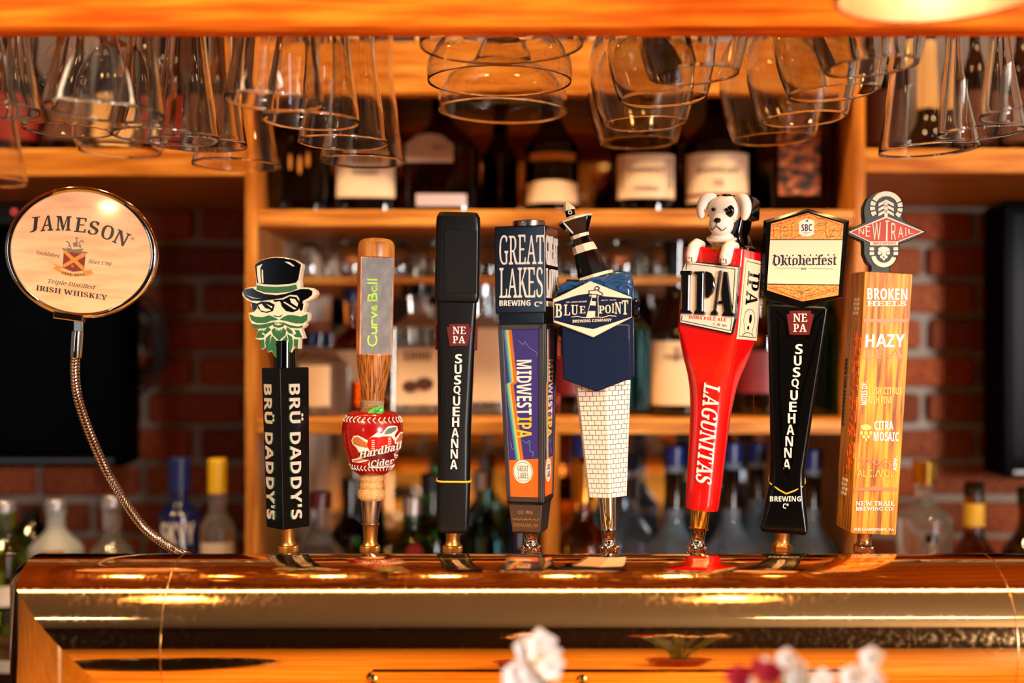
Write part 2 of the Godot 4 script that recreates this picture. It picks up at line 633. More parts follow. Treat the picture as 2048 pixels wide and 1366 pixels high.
func room() -> void:
	structure("floor", slab_box(Vector3(-5.1, -0.1, -2.4), Vector3(5.1, 0, 5.6)), M.brown)
	structure("ceiling", slab_box(Vector3(-5.1, 3.7, -2.4), Vector3(5.1, 3.8, 5.6)), M.ceiling)
	structure("wall_left", slab_box(Vector3(-5.1, 0, -2.4), Vector3(-5.0, 3.7, 5.6)), M.plaster)
	structure("wall_right", slab_box(Vector3(5.0, 0, -2.4), Vector3(5.1, 3.7, 5.6)), M.plaster)
	# the wall facing the bar, panelled in dark wood, with a window near each end
	var f := Shape.new()
	var cuts := [-5.0, -4.05, -3.45, 3.6, 4.8, 5.0]
	f.box(Vector3(-5.0, 0, 5.5), Vector3(5.0, 1.1, 5.6))
	f.box(Vector3(-5.0, 2.6, 5.5), Vector3(5.0, 3.7, 5.6))
	for i in [0, 2, 4]:
		f.box(Vector3(cuts[i], 1.1, 5.5), Vector3(cuts[i + 1], 2.6, 5.6))
	structure("wall_front", f, M.brown)
	for i in [1, 3]:
		var w := Shape.new()
		var xa: float = cuts[i]
		var xb: float = cuts[i + 1]
		w.box(Vector3(xa, 1.1, 5.5), Vector3(xb, 1.14, 5.58))
		w.box(Vector3(xa, 2.56, 5.5), Vector3(xb, 2.6, 5.58))
		w.box(Vector3(xa, 1.14, 5.5), Vector3(xa + 0.04, 2.56, 5.58))
		w.box(Vector3(xb - 0.04, 1.14, 5.5), Vector3(xb, 2.56, 5.58))
		var o := structure("window_%d" % (1 if i == 1 else 2), w, M.edge)
		part(o, "pane", slab_box(Vector3(xa + 0.04, 1.14, 5.53), Vector3(xb - 0.04, 2.56, 5.536)), M.pane)
	# the brick wall behind the bar: mortar bed, then every brick in view
	var wall := structure("wall_back", slab_box(Vector3(-5.0, 0, -2.4), Vector3(5.0, 3.7, -2.216)), M.mortar)
	var shapes := []
	for v in 6:
		var s := Shape.new()
		var rings := []
		var w := rng.randf_range(0.174, 0.184)
		var h := rng.randf_range(0.051, 0.057)
		for row in [[0.0, 0.0], [0.010, 0.0], [0.015, 0.003], [0.0165, 0.008]]:
			var ring := PackedVector3Array()
			for q in rounded(w - 2 * row[1], h - 2 * row[1], 0.009, 0.0, 0.0, 0.0, 2):
				ring.append(Vector3(q.x + rng.randf_range(-0.0012, 0.0012), -q.z + rng.randf_range(-0.0012, 0.0012), row[0]))
			rings.append(ring)
		s.loft(rings, false, true)
		shapes.append(s.mesh(1.0, 50))
	for span in [[-1.16, -0.33], [0.47, 1.16]]:
		for row in 16:
			var y := 1.5 - 0.66 + row * 0.0672
			var x: float = span[0] + (0.0965 if row % 2 else 0.0)
			while x < span[1]:
				var b := MeshInstance3D.new()
				b.name = "brick"
				b.mesh = shapes[rng.randi() % 6]
				b.material_override = M.bricks[rng.randi() % 5]
				b.position = Vector3(x + rng.randf_range(-0.002, 0.002), y + rng.randf_range(-0.0015, 0.0015), -2.2162)
				b.rotation.z = rng.randf_range(-0.006, 0.006)
				wall.add_child(b, true)
				x += 0.193
	# bulkhead over the back bar
	structure("trim_1", slab_box(Vector3(-5.0, 2.35, -2.21), Vector3(5.0, 2.6, -1.3)), M.plaster)

func lamp(where: Vector3, label: String) -> void:
	var t := thing("pendant_lamp", label, "lamp", where, 0.0, "pendant lamps over the bar counter")
	var s := Shape.new()
	s.lathe([Vector2(0.064, 0.0), Vector2(0.066, -0.002), Vector2(0.068, 0.0), Vector2(0.063, 0.03), Vector2(0.048, 0.07), Vector2(0.028, 0.10), Vector2(0.018, 0.115), Vector2(0.0, 0.115)], 48)
	part(t, "shade", s, M.lamp_shade)
	var i := Shape.new()
	i.lathe([Vector2(0.0, 0.108), Vector2(0.020, 0.104), Vector2(0.044, 0.068), Vector2(0.059, 0.03), Vector2(0.064, 0.0)], 48)
	part(t, "shade_lining", i, M.lamp_lining)
	var b := Shape.new()
	b.lathe([Vector2(0.0, 0.018), Vector2(0.018, 0.019), Vector2(0.025, 0.023), Vector2(0.027, 0.030), Vector2(0.022, 0.050), Vector2(0.0, 0.055)], 40)
	part(t, "bulb", b, glow(Color(1.0, 0.90, 0.76), 9.0))
	var c := Shape.new()
	c.lathe([Vector2(0.0, 0.115), Vector2(0.003, 0.115), Vector2(0.003, 3.7 - where.y), Vector2(0.0, 3.7 - where.y)], 8)
	part(t, "cord", c, M.cable)
	omni("bulb_light", Vector3(0, 0.03, 0), Color(1.0, 0.82, 0.58), 0.34, 0.02, t)

func fittings() -> void:
	lamp(spot(1875, -8, 0.80), "copper pendant lamp with a bright round lamp above the dog topped tap handle")
	lamp(Vector3(-0.44, spot(0, -8, 0.80).y, -0.80), "copper pendant lamp with a bright round lamp above the oval whiskey sign")
	lamp(Vector3(1.0, spot(0, -8, 0.80).y, -0.80), "copper pendant lamp with a bright round lamp past the end of the row of taps")
	# added linear lamp above the view, put in for the brass streak
	var y := 1.5 + 0.335
	var t := thing("added_linear_lamp", "added linear lamp out of view before the glass rack, for the streak on the brass", "lamp", Vector3(0, y, -0.915))
	part(t, "housing", slab_box(Vector3(-1.3, 0.002, -0.032), Vector3(1.3, 0.03, 0.032), 0.002), M.steel)
	var df := Shape.new()
	df.xf = Transform3D(Basis(Vector3.BACK, -PI / 2), Vector3(-1.29, 0, 0))
	var half := []
	for x in [0.0, 2.58]:
		var ring := PackedVector3Array()
		for i in 13:
			var th := PI * i / 12.0
			ring.append(Vector3(sin(th) * 0.013, x, cos(th) * 0.030))
		half.append(ring)
	df.loft(half)
	part(t, "diffuser", df, glow(Color(1.0, 0.90, 0.76), 6.0))
	for x in [-1.1, 1.1]:
		part(t, "hanger", slab_box(Vector3(x - 0.002, 0.03, -0.002), Vector3(x + 0.002, 3.7 - y, 0.002)), M.steel)
	area("added_linear_lamp_light", Vector3(0, y - 0.0145, -0.915), Vector3(0, 0, -0.915), Vector2(2.56, 0.05), Color(1.0, 0.87, 0.68), 0.25)  # light of the added lamp
	# two slim lamps on the ceiling of the room
	for q in [[-2.0, 0.7, "short"], [1.6, 1.1, "longer"]]:
		var cl := thing("ceiling_lamp", "%s slim white lamp on the ceiling of the room" % q[2], "lamp", Vector3(q[0], 3.7, 2.4), 0.0, "ceiling lamps of the room")
		part(cl, "housing", slab_box(Vector3(-q[1] / 2, -0.05, -0.08), Vector3(q[1] / 2, 0.0, 0.08), 0.004), M.edge)
		part(cl, "diffuser", slab_box(Vector3(-q[1] / 2 + 0.01, -0.056, -0.07), Vector3(q[1] / 2 - 0.01, -0.05, 0.07)), glow(Color(1.0, 0.97, 0.92), 4.0))
		area("ceiling_lamp_light", Vector3(q[0], 3.64, 2.4), Vector3(q[0], 0, 2.4), Vector2(q[1] - 0.02, 0.14), Color(1.0, 0.97, 0.92), 0.5)
	# downlights in the bulkhead over the back bar
	for x in [-0.95, -0.32, 0.32, 0.95]:
		var d := thing("downlight", "round recessed downlight in the bulkhead over the back bar", "lamp", Vector3(x, 2.35, -1.5), 0.0, "downlights over the back bar")
		var r := Shape.new()
		r.lathe([Vector2(0.0, 0.0), Vector2(0.055, 0.0), Vector2(0.055, -0.006), Vector2(0.040, -0.006), Vector2(0.040, -0.002)], 32)
		part(d, "trim_ring", r, M.steel)
		var g := Shape.new()
		g.lathe([Vector2(0.0, -0.003), Vector2(0.039, -0.003)], 32)
		part(d, "lamp_face", g, glow(Color(1.0, 0.76, 0.46), 8.0))
		var l := SpotLight3D.new()
		l.name = "downlight_light"
		add_child(l)
		l.look_at_from_position(Vector3(x, 2.34, -1.5), Vector3(x, 1.2, -1.72), Vector3.FORWARD)
		l.spot_angle = 55.0
		l.spot_angle_attenuation = 0.6
		l.spot_range = 8.0
		l.light_color = Color(1.0, 0.82, 0.58)
		l.light_energy = 1.1
		l.light_size = 0.04
		l.shadow_enabled = true
	# counters
	var bar := thing("bar_counter", "long bar counter with a varnished pine top below the brass tower", "counter", Vector3(0, 0, -0.85))
	part(bar, "worktop", slab_box(Vector3(-2.4, 1.01, -0.42), Vector3(2.4, 1.05, 1.15), 0.006), M.bar_top)
	part(bar, "front_panel", slab_box(Vector3(-2.4, 0.0, -0.35), Vector3(2.4, 1.01, 0.35)), M.brown)
	var tray := thing("serving_tray", "round black serving tray lying on the bar before the tower elbow", "tray", Vector3(-0.39, 1.05, -0.72))
	var ts := Shape.new()
	ts.lathe([Vector2(0, 0), Vector2(0.105, 0), Vector2(0.118, 0.018), Vector2(0.122, 0.019), Vector2(0.121, 0.022), Vector2(0.116, 0.021), Vector2(0.103, 0.004), Vector2(0, 0.004)], 48)
	part(tray, "dish", ts, M.gloss_black)
	var back := thing("back_counter", "dark reddish back counter with a pale front edge under the shelves", "counter", Vector3(0, 0, -1.93))
	part(back, "worktop", slab_box(Vector3(-2.4, 1.03, -0.265), Vector3(2.4, 1.06, 0.28), 0.003), M.counter_stone)
	part(back, "edge_strip", slab_box(Vector3(-2.4, 1.045, 0.28), Vector3(2.4, 1.0605, 0.284)), M.edge)
	part(back, "cabinet", slab_box(Vector3(-2.4, 0.0, -0.265), Vector3(2.4, 1.03, 0.25)), M.brown)
	# the rack that holds the glasses: a front beam, a board above and pairs of runners
	var rack := thing("glass_rack", "orange pine glass rack with a thick front beam over the bar", "rack", Vector3(0, 1.5, -0.95))
	part(rack, "front_beam", slab_box(Vector3(-1.5, 0.2466, -0.024), Vector3(1.5, 0.47, 0.0), 0.003), M.beam)
	part(rack, "top_board", slab_box(Vector3(-1.5, 0.445, -0.6), Vector3(1.5, 0.47, -0.024)), M.rack)
	# each pair of runners follows one row of hanging glasses: x at the front and at the back
	for q in RUNNERS:
		for s in [-1, 1]:
			var r := Shape.new()
			var f := Vector3(q[0] + s * 0.024, 0.0, -0.05)
			var e := Vector3(q[1] + s * 0.024, 0.0, -0.59)
			var side := Vector3(0.009, 0, 0)
			r.loft([PackedVector3Array([f - side + Vector3(0, 0.40, 0), f + side + Vector3(0, 0.40, 0), f + side + Vector3(0, 0.412, 0), f - side + Vector3(0, 0.412, 0)]), PackedVector3Array([e - side + Vector3(0, 0.40, 0), e + side + Vector3(0, 0.40, 0), e + side + Vector3(0, 0.412, 0), e - side + Vector3(0, 0.412, 0)])])
			part(rack, "runner", r, M.rack)
	for z in [-0.06, -0.58]:
		part(rack, "cross_strip", slab_box(Vector3(-1.3, 0.419, z - 0.008), Vector3(1.3, 0.445, z + 0.008)), M.rack)
	for x in [-1.3, 1.3]:
		part(rack, "hanger", slab_box(Vector3(x - 0.006, 0.47, -0.3), Vector3(x + 0.006, 2.2, -0.288)), M.black_matte)

	# small lamps under the rack's board, between the rows of glasses
	for x in [-0.545, -0.40, -0.258, -0.095, 0.07, 0.23, 0.372]:
		var k := thing("puck_lamp", "small round lamp under the glass rack board between two rows of glasses", "lamp", Vector3(x, 1.5 + 0.445, -1.2), 0.0, "small lamps under the glass rack")
		var kb := Shape.new()
		kb.lathe([Vector2(0, 0), Vector2(0.02, 0), Vector2(0.02, -0.008), Vector2(0.016, -0.01), Vector2(0.015, -0.007), Vector2(0, -0.007)], 28)
		part(k, "housing", kb, M.steel)
		var kf := Shape.new()
		kf.lathe([Vector2(0, -0.0085), Vector2(0.0145, -0.0085)], 28)
		part(k, "lamp_face", kf, glow(Color(1.0, 0.72, 0.38), 5.0))
		var kl := SpotLight3D.new()
		kl.name = "puck_lamp_light"
		add_child(kl)
		kl.look_at_from_position(Vector3(x, 1.5 + 0.434, -1.2), Vector3(x, 0, -1.2), Vector3.FORWARD)
		kl.spot_angle = 75.0
		kl.spot_angle_attenuation = 0.8
		kl.spot_range = 8.0
		kl.light_color = Color(1.0, 0.76, 0.46)
		kl.light_energy = 0.09
		kl.light_size = 0.014
		kl.shadow_enabled = true

const RUNNERS := [[-0.62, -0.668], [-0.456, -0.468], [-0.341, -0.303], [-0.201, -0.150], [-0.009, -0.012], [0.164, 0.147], [0.306, 0.306], [0.470, 0.408]]

func tower() -> void:
	var t := thing("draft_tower", "polished brass pipe draft tower standing on the bar counter", "draft tower", Vector3(0, 1.2333, -1.10))
	var r := 0.0713
	var x0 := -0.383
	var n := 72
	var ends := [1.4]
	var horiz := Shape.new()
	var a := PackedVector3Array()
	var b := PackedVector3Array()
	var c := PackedVector3Array()
	var d := PackedVector3Array()
	var e := PackedVector3Array()
	for i in n:
		var th := TAU * i / n
		var s := cos(th)
		var z := r * sin(th)
		var g := s if s < 0.72 else 0.72 + (s - 0.72) * 0.12
		var m := s if s < 0.72 else lerpf(s, g, 0.42)
		a.append(Vector3(1.4, r * s, z))
		b.append(Vector3(x0 - r * g, r * s, z))
		c.append(Vector3(x0 - r * m, r * m, z))
		d.append(Vector3(x0 - r * s, r * g, z))
		e.append(Vector3(x0 - r * s, -0.178, z))
	horiz.loft([a, b], true, false)
	var elbow := Shape.new()
	elbow.loft([b, c, d], false, false)
	var leg := Shape.new()
	leg.loft([d, e], false, true)
	part(t, "pipe", horiz, M.brass, 1.0, 30)
	part(t, "elbow_corner", elbow, M.brass, 1.0, 40)
	part(t, "leg", leg, M.brass, 1.0, 30)
	var fl := Shape.new()
	fl.lathe([Vector2(0.0, -0.1705), Vector2(r + 0.001, -0.1705), Vector2(r + 0.02, -0.1745), Vector2(r + 0.022, -0.1833), Vector2(0.0, -0.1833)], 48, Vector3(x0, 0, 0))
	part(t, "flange", fl, M.brass)
	var leg2 := Shape.new()
	leg2.lathe([Vector2(r, -0.1833), Vector2(r, -0.02)], 48, Vector3(1.28, 0, 0))
	part(t, "leg", leg2, M.brass)
	# joints of the outer sleeve
	for x in [-0.3017, 0.434]:
		var s := Shape.new()
		s.xf = Transform3D(Basis(Vector3.FORWARD, PI / 2), Vector3(x, 0, 0))
		s.lathe([Vector2(r - 0.001, -0.0007), Vector2(r + 0.0004, -0.0005), Vector2(r + 0.0005, 0.0), Vector2(r + 0.0004, 0.0005), Vector2(r - 0.001, 0.0007)], 72)
		part(t, "seam_ring", s, M.seam)
	# curved cover plate low on the front, held by screws
	var tilt := deg_to_rad(13.6)
	var pl := Shape.new()
	var rings := []
	for i in 25:
		var u := float(i) / 24.0
		var ang := -tilt * -1.0 - deg_to_rad(lerpf(26.5, 105.0, u))
		var inset := 0.006 * maxf(0.0, 1.0 - i / 2.0)
		var ring := PackedVector3Array()
		for q in [[-0.1255 + inset, 0.0008], [0.31 - inset, 0.0008], [0.31 - inset, 0.0028], [-0.1255 + inset, 0.0028]]:
			ring.append(Vector3(q[0], sin(ang) * (r + q[1]), cos(ang) * (r + q[1])))
		rings.append(ring)
	pl.loft(rings)
	part(t, "cover_plate", pl, M.brass, 1.0, 30)
	for x in [-0.1195, 0.0605, 0.235, 0.304]:
		var ang := tilt - deg_to_rad(33.0)
		var s := Shape.new()
		s.xf = Transform3D(Basis(Vector3.RIGHT, PI / 2 - ang), Vector3(x, sin(ang) * (r + 0.0026), cos(ang) * (r + 0.0026)))
		s.lathe([Vector2(0.0062, 0.0), Vector2(0.0060, 0.0012), Vector2(0.0045, 0.0026), Vector2(0.0022, 0.0031), Vector2(0.0, 0.0032)], 24)
		var o := part(t, "screw", s, M.gold)
		var k := Shape.new()
		k.xf = s.xf
		k.box(Vector3(-0.0034, 0.0022, -0.0006), Vector3(0.0034, 0.0034, 0.0006))
		k.box(Vector3(-0.0006, 0.0022, -0.0034), Vector3(0.0006, 0.0034, 0.0034))
		part(o, "cross_slot", k, M.black_matte)
	# one faucet behind the pipe under each handle
	for px in [577, 740, 905, 1062, 1219, 1393, 1563, 1727]:
		var w := spot(px, 1105, 1.2) - Vector3(0, 1.2333, -1.10)
		var s := Shape.new()
		s.lathe([Vector2(0.0, -0.075), Vector2(0.007, -0.075), Vector2(0.009, -0.05), Vector2(0.011, -0.03), Vector2(0.008, -0.018), Vector2(0.0095, -0.008), Vector2(0.0095, 0.0), Vector2(0.0, 0.0)], 20, w)
		s.tube(PackedVector3Array([w + Vector3(0, -0.035, 0.0), Vector3(w.x, w.y - 0.035, -0.055)]), [0.009], 16)
		part(t, "faucet", s, M.chrome)

func shelves() -> void:
	var y := 1.5
	var x0 := -0.3895
	var x1 := 0.5155
	var zf := -1.75
	var zb := -2.10
	var t := thing("shelf_unit", "open pine shelf unit with a mirrored back full of bottles", "shelf unit", Vector3(0, 0, 0))
	part(t, "side_post", slab_box(Vector3(x0, 1.06, zb), Vector3(x0 + 0.0185, 2.1, zf), 0.0015), M.pine_y)
	part(t, "side_post", slab_box(Vector3(x1 - 0.0155, 1.06, zb), Vector3(x1, 2.1, zf), 0.0015), M.pine_y)
	part(t, "divider", slab_box(Vector3(0.0445, 1.06, zb), Vector3(0.0685, y - 0.135, zf), 0.0015), M.pine_y)
	for q in [[0.168, 0.1918, zf], [0.088, 0.1006, zf - 0.09], [-0.135, -0.1145, zf]]:
		part(t, "shelf", slab_box(Vector3(x0 + 0.0185, y + q[0], zb), Vector3(x1 - 0.0155, y + q[1], q[2]), 0.0015), M.pine_x)
	part(t, "header_board", slab_box(Vector3(x0 + 0.0185, y + 0.36, zf - 0.022), Vector3(x1 - 0.0155, y + 0.437, zf), 0.0015), M.pine_x)
	part(t, "top_board", slab_box(Vector3(x0 + 0.0185, y + 0.42, zb), Vector3(x1 - 0.0155, y + 0.437, zf - 0.022)), M.pine_x)
	part(t, "back_mirror", slab_box(Vector3(x0, 1.06, zb - 0.006), Vector3(x1, 2.1, zb)), M.mirror)
	part(t, "back_board", slab_box(Vector3(x0, 1.06, zb - 0.018), Vector3(x1, 2.1, zb - 0.006)), M.pine_y)
	# thick wall shelves on both sides of the unit
	var a := part(self, "wall_shelf", slab_box(Vector3(-1.3, y + 0.241, -2.2), Vector3(x0, y + 0.2815, zf - 0.002), 0.002), M.pine_x)
	tag(a, "thick pine wall shelf above the large black television", "shelf")
	var b := part(self, "wall_shelf", slab_box(Vector3(x1, y + 0.246, -2.2), Vector3(1.3, y + 0.2815, zf - 0.002), 0.002), M.pine_x)
	tag(b, "thick pine wall shelf over the brick wall beside the narrow dark screen", "shelf")
	# televisions on the wall
	television(-0.665 - 0.85, -0.665, y - 0.215, y + 0.2, "large black flat television on the brick wall behind the oval sign")
	television(0.842, 0.842 + 0.85, y - 0.235, y + 0.238, "black flat television at the end of the wall past the wood tap handle")
	var bx := thing("media_box", "small dark media box with green and red lights on the television top", "media box", Vector3(-0.90, y + 0.2, -2.075))
	part(bx, "case", slab_box(Vector3(-0.14, 0.0, -0.01), Vector3(0.115, 0.036, 0.022), 0.003), M.slate)
	for q in [[0.012, Color(0.3, 1.0, 0.15)], [0.048, Color(1.0, 0.08, 0.05)]]:
		var l := Shape.new()
		l.ball(Vector3(q[0], 0.022, 0.022), Vector3(0.0035, 0.0035, 0.0015), Basis.IDENTITY, 10, 6)
		part(bx, "indicator_light", l, glow(q[1], 1.5))
	# black leads hanging beside the television
	var c := spot(290, 690, 2.15)
	var loops := [
		[[-40, -90], [10, -60], [38, 10], [20, 70], [-30, 110], [-50, 118]],
		[[-45, -60], [-5, -95], [30, -60], [42, 0], [10, 65], [-40, 75]],
		[[-50, -20], [-20, -40], [20, -10], [25, 40], [-10, 60], [-50, 62]],
		[[-45, 20], [0, 50], [30, 20], [15, -50], [-25, -70], [-50, -40]],
	]
	for k in loops.size():
		var pts := []
		for q in loops[k]:
			pts.append(c + Vector3(q[0] * 0.0009, -q[1] * 0.0009, 0.004 * k))
		var s := Shape.new()
		s.tube(curve(pts, 8), [0.0036], 8)
		tag(part(self, "power_lead", s, M.cable), "black lead looped on the bricks beside the large television", "cable", "leads beside the television")

func television(xa: float, xb: float, ya: float, yb: float, label: String) -> void:
	var t := thing("television", label, "television", Vector3((xa + xb) / 2, ya, -2.09))
	var w := (xb - xa) / 2
	var h := yb - ya
	part(t, "housing", slab_box(Vector3(-w, 0, -0.06), Vector3(w, h, 0.028), 0.006), M.plastic)
	part(t, "screen", slab_box(Vector3(-w + 0.02, 0.034, 0.027), Vector3(w - 0.02, h - 0.02, 0.0285)), M.screen)
	part(t, "lower_trim", slab_box(Vector3(-w + 0.02, 0.008, 0.027), Vector3(w - 0.02, 0.013, 0.030)), M.pewter)
	part(t, "wall_bracket", slab_box(Vector3(-0.1, h * 0.3, -0.126), Vector3(0.1, h * 0.7, -0.06)), M.black_matte)

# ---------- tap handles (half millimetres, drawn upright from the collar) ----------
func handle(px: float, turn: float, lean_deg: float, label: String) -> Node3D:
	frame(px, lean_deg)
	var t := thing("tap_handle", label, "tap handle", spot(px, 1105, 1.2), 0.0, "tap handles on the brass tower")
	t.basis = Basis(Vector3.UP, deg_to_rad(turn)) * Basis(Vector3.FORWARD, lean)
	return t

func add(t: Node, called: String, s: Shape, m: Material, crease := 35.0, label := "") -> MeshInstance3D:
	return part(t, called, s, m, HM, crease, label)

func ferrule(t: Node, m: Material, top := 52.0, r_top := 17.0, hexed := false) -> void:
	var k := Shape.new()
	if hexed:
		k.lathe([Vector2(0, 0), Vector2(18, 0), Vector2(22, 4), Vector2(22, 14), Vector2(18, 18), Vector2(0, 18)], 6)
	else:
		k.lathe([Vector2(0, 0), Vector2(18, 0)], 40)
		k.lathe([Vector2(19.6, 1), Vector2(20, 3), Vector2(20, 6), Vector2(20, 9), Vector2(20, 12), Vector2(19.6, 14)], 64, Vector3.ZERO, 2.0, 0.55)
		k.lathe([Vector2(19.2, 14), Vector2(16, 16.5), Vector2(0, 16.5)], 40)
	add(t, "collar_ring", k, m, 20.0)
	var s := Shape.new()
	s.lathe([Vector2(17.5, 15.5), Vector2(14.5, 20), Vector2(13.6, 26), Vector2(14.2, 34), Vector2(15.6, top - 6), Vector2(r_top, top), Vector2(0, top)], 32)
	add(t, "ferrule", s, m)

func disc(s: Shape, c: Vector2, r: Vector2, z0: float, z1: float, bevel := 0.0, segs := 40) -> void:
	var o := PackedVector2Array()
	for i in segs:
		o.append(c + Vector2(cos(TAU * i / segs), sin(TAU * i / segs)) * r)
	s.slab(o, z0, z1, bevel)

func square_rings(rows: Array, r := 3.0, cx := 0.0, cz := 0.0) -> Array:
	var out := []
	for q in rows:
		out.append(rounded(q[1], q[2], q[3] if q.size() > 3 else r, q[0], cx + (q[4] if q.size() > 4 else 0.0), cz + (q[5] if q.size() > 5 else 0.0), 3))
	return out

func handles() -> void:
	bearded_handle()
	bat_handle()
	dark_bar_handle()
	box_handle()
	lighthouse_handle()
	red_handle()
	hexagon_handle()
	wood_handle()

func bearded_handle() -> void:
	var t := handle(577, 10.6, -1.0, "black four-sided tap handle topped by a bearded top-hat emblem")
	ferrule(t, M.old_brass, 62.0, 19.0)
	var yaw := 32.0
	var b := Shape.new()
	b.xf = Transform3D(Basis(Vector3.UP, deg_to_rad(yaw)), Vector3.ZERO)
	b.loft(square_rings([[52, 60, 60], [54, 62, 62], [368, 68, 68], [370, 66, 66]], 2.0))
	add(t, "column", b, M.black)
	for f in [[yaw, [578, 767, 582.5, 1034, 604, 767]], [yaw - 90.0, [530, 768, 536, 1036, 548, 768]]]:
		var edge := Shape.new()
		var w := Shape.new()
		on_face(w, f[0], 33.2, 0.0)
		edge.xf = w.xf
		var a: Array = f[1]
		text3(edge, "BRÜ DADDY'S", "S", [a[0] - 1.5, a[1] - 1, a[2] - 1.5, a[3] + 1, a[4] + 1, a[5] - 1], 31.0, 2.8)
		text3(w, "BRÜ DADDY'S", "S", a, 31.0, 3.8)
		var l := add(t, "lettering", w, M.silver_ink, 30.0, "pale raised letters running down the column")
		add(l, "letter_edge", edge, M.green)
		off_face()
	var n := Shape.new()
	n.lathe([Vector2(22.5, 368), Vector2(22, 374), Vector2(22, 424), Vector2(0, 424)], 32)
	add(t, "neck", n, M.gloss_black)
	# the emblem: a thick white plate with raised black and green pieces
	var yw := -17.0
	var e := Shape.new()
	var half := 13.0
	on_face(e, yw, half, -14.0)
	draw_from(470, 500, 5.467)
	var xf := e.xf
	e.slab(P([225,165, 290,115, 380,90, 460,82, 560,90, 650,115, 728,165, 715,240, 705,330, 712,415, 760,415, 830,420, 875,450, 885,485, 850,530, 800,560, 760,575, 770,600, 750,640, 745,680, 790,685, 800,720, 790,770, 760,800, 768,820, 740,850, 715,865, 750,965, 700,975, 695,1080, 640,1060, 615,1120, 575,1105, 540,1180, 495,1225, 440,1170, 405,1105, 365,1120, 340,1065, 295,1090, 275,985, 228,970, 260,870, 215,855, 185,800, 160,740, 155,690, 205,680, 195,640, 175,600, 190,575, 130,550, 90,500, 90,455, 130,420, 190,408, 240,400, 235,330, 232,240]), half - 22.0, half, 1.2)
	var em := add(t, "emblem", e, M.cream, 30.0, "white emblem of a bearded face in a top hat")
	var z := half
	var k := Shape.new()
	k.xf = xf
	for a in [
		[230,167, 290,122, 380,97, 460,90, 560,97, 650,120, 720,169, 706,240, 690,330, 668,362, 590,378, 460,385, 330,378, 252,362, 243,300, 236,230],
		[95,455, 135,428, 200,418, 245,450, 330,484, 460,498, 560,482, 650,452, 720,432, 800,432, 840,455, 835,500, 790,535, 740,560, 735,590, 700,590, 705,540, 680,500, 600,495, 520,530, 420,545, 300,560, 190,555, 125,520]]:
		k.slab(P(a), z, z + 2.2, 0.8)
	add(em, "hat", k, M.gloss_black, 30.0, "glossy black top hat")
	var i := Shape.new()
	i.xf = xf
	for a in [
		[245,590, 300,565, 380,570, 440,600, 420,670, 360,690, 300,680, 260,640], [500,560, 600,510, 670,520, 710,590, 690,660, 630,685, 560,670, 515,620],
		[420,548, 520,545, 515,590, 490,562, 440,572], [190,575, 245,585, 250,640, 215,680, 200,640], [705,590, 745,590, 735,660, 715,670, 700,640]]:
		i.slab(P(a), z, z + 1.0)
	add(em, "sunglasses", i, M.gloss_black)
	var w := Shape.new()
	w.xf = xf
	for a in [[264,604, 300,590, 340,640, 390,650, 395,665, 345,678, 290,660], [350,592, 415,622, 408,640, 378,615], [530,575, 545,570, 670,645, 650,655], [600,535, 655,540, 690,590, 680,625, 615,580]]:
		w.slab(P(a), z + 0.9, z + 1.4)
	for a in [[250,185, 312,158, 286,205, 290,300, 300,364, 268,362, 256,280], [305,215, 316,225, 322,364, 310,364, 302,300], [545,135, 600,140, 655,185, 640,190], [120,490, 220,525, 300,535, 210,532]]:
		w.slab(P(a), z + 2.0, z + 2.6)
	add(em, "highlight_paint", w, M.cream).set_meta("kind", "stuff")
	var g := Shape.new()
	g.xf = xf
	g.slab(P([250,388, 330,402, 460,408, 590,400, 668,383, 680,430, 600,460, 460,476, 330,466, 245,438]), z, z + 1.6, 0.5)
	add(em, "hat_band", g, M.green)
	for a in [
		[165,700, 230,730, 310,735, 380,715, 430,735, 480,765, 400,775, 340,800, 250,800, 190,770], [190,805, 270,818, 360,805, 440,784, 400,830, 330,858, 250,862, 215,850],
		[790,700, 720,730, 640,715, 580,712, 530,735, 490,765, 570,780, 660,805, 740,805, 785,770], [520,788, 600,822, 690,838, 740,824, 735,850, 680,858, 600,850, 545,820]]:
		var s := Shape.new()
		s.xf = xf
		s.slab(P(a), z, z + 1.6, 0.6)
		add(em, "moustache", s, M.green)
	for a in [
		[405,875, 440,850, 485,885, 530,850, 560,880, 555,930, 485,990, 420,930], [310,900, 370,840, 400,872, 340,925], [235,963, 265,884, 320,874, 300,920, 330,932, 320,960],
		[570,842, 620,880, 640,920, 590,910, 562,874], [735,958, 700,880, 650,872, 670,915, 640,930, 660,953], [337,1010, 347,960, 395,920, 458,990, 463,1020, 420,1090, 370,1113, 347,1070],
		[633,1010, 623,950, 580,922, 517,990, 527,1030, 570,1090, 608,1113, 628,1060], [278,984, 325,977, 333,1060, 302,1083, 287,1040], [692,978, 645,972, 642,1048, 683,1073, 688,1030],
		[412,1100, 470,1030, 490,1002, 510,1030, 573,1105, 538,1173, 495,1213, 447,1170], [415,712, 480,727, 530,707, 500,735, 450,735], [410,812, 440,797, 500,792, 545,807, 530,840, 480,852, 430,840]]:
		var s := Shape.new()
		s.xf = xf
		s.slab(P(a), z, z + 1.6, 0.6)
		add(em, "beard_leaf", s, M.green)
	var v := Shape.new()
	v.xf = xf
	for a in [[485,1010, 492,1110, 480,1112], [400,935, 410,935, 385,1030], [570,935, 580,935, 590,1020], [440,855, 452,860, 470,900], [520,860, 528,858, 500,905], [432,812, 480,803, 523,812, 480,824]]:
		v.slab(P(a), z + 1.5, z + 1.9)
	add(em, "leaf_vein", v, M.cream)
	off_face()

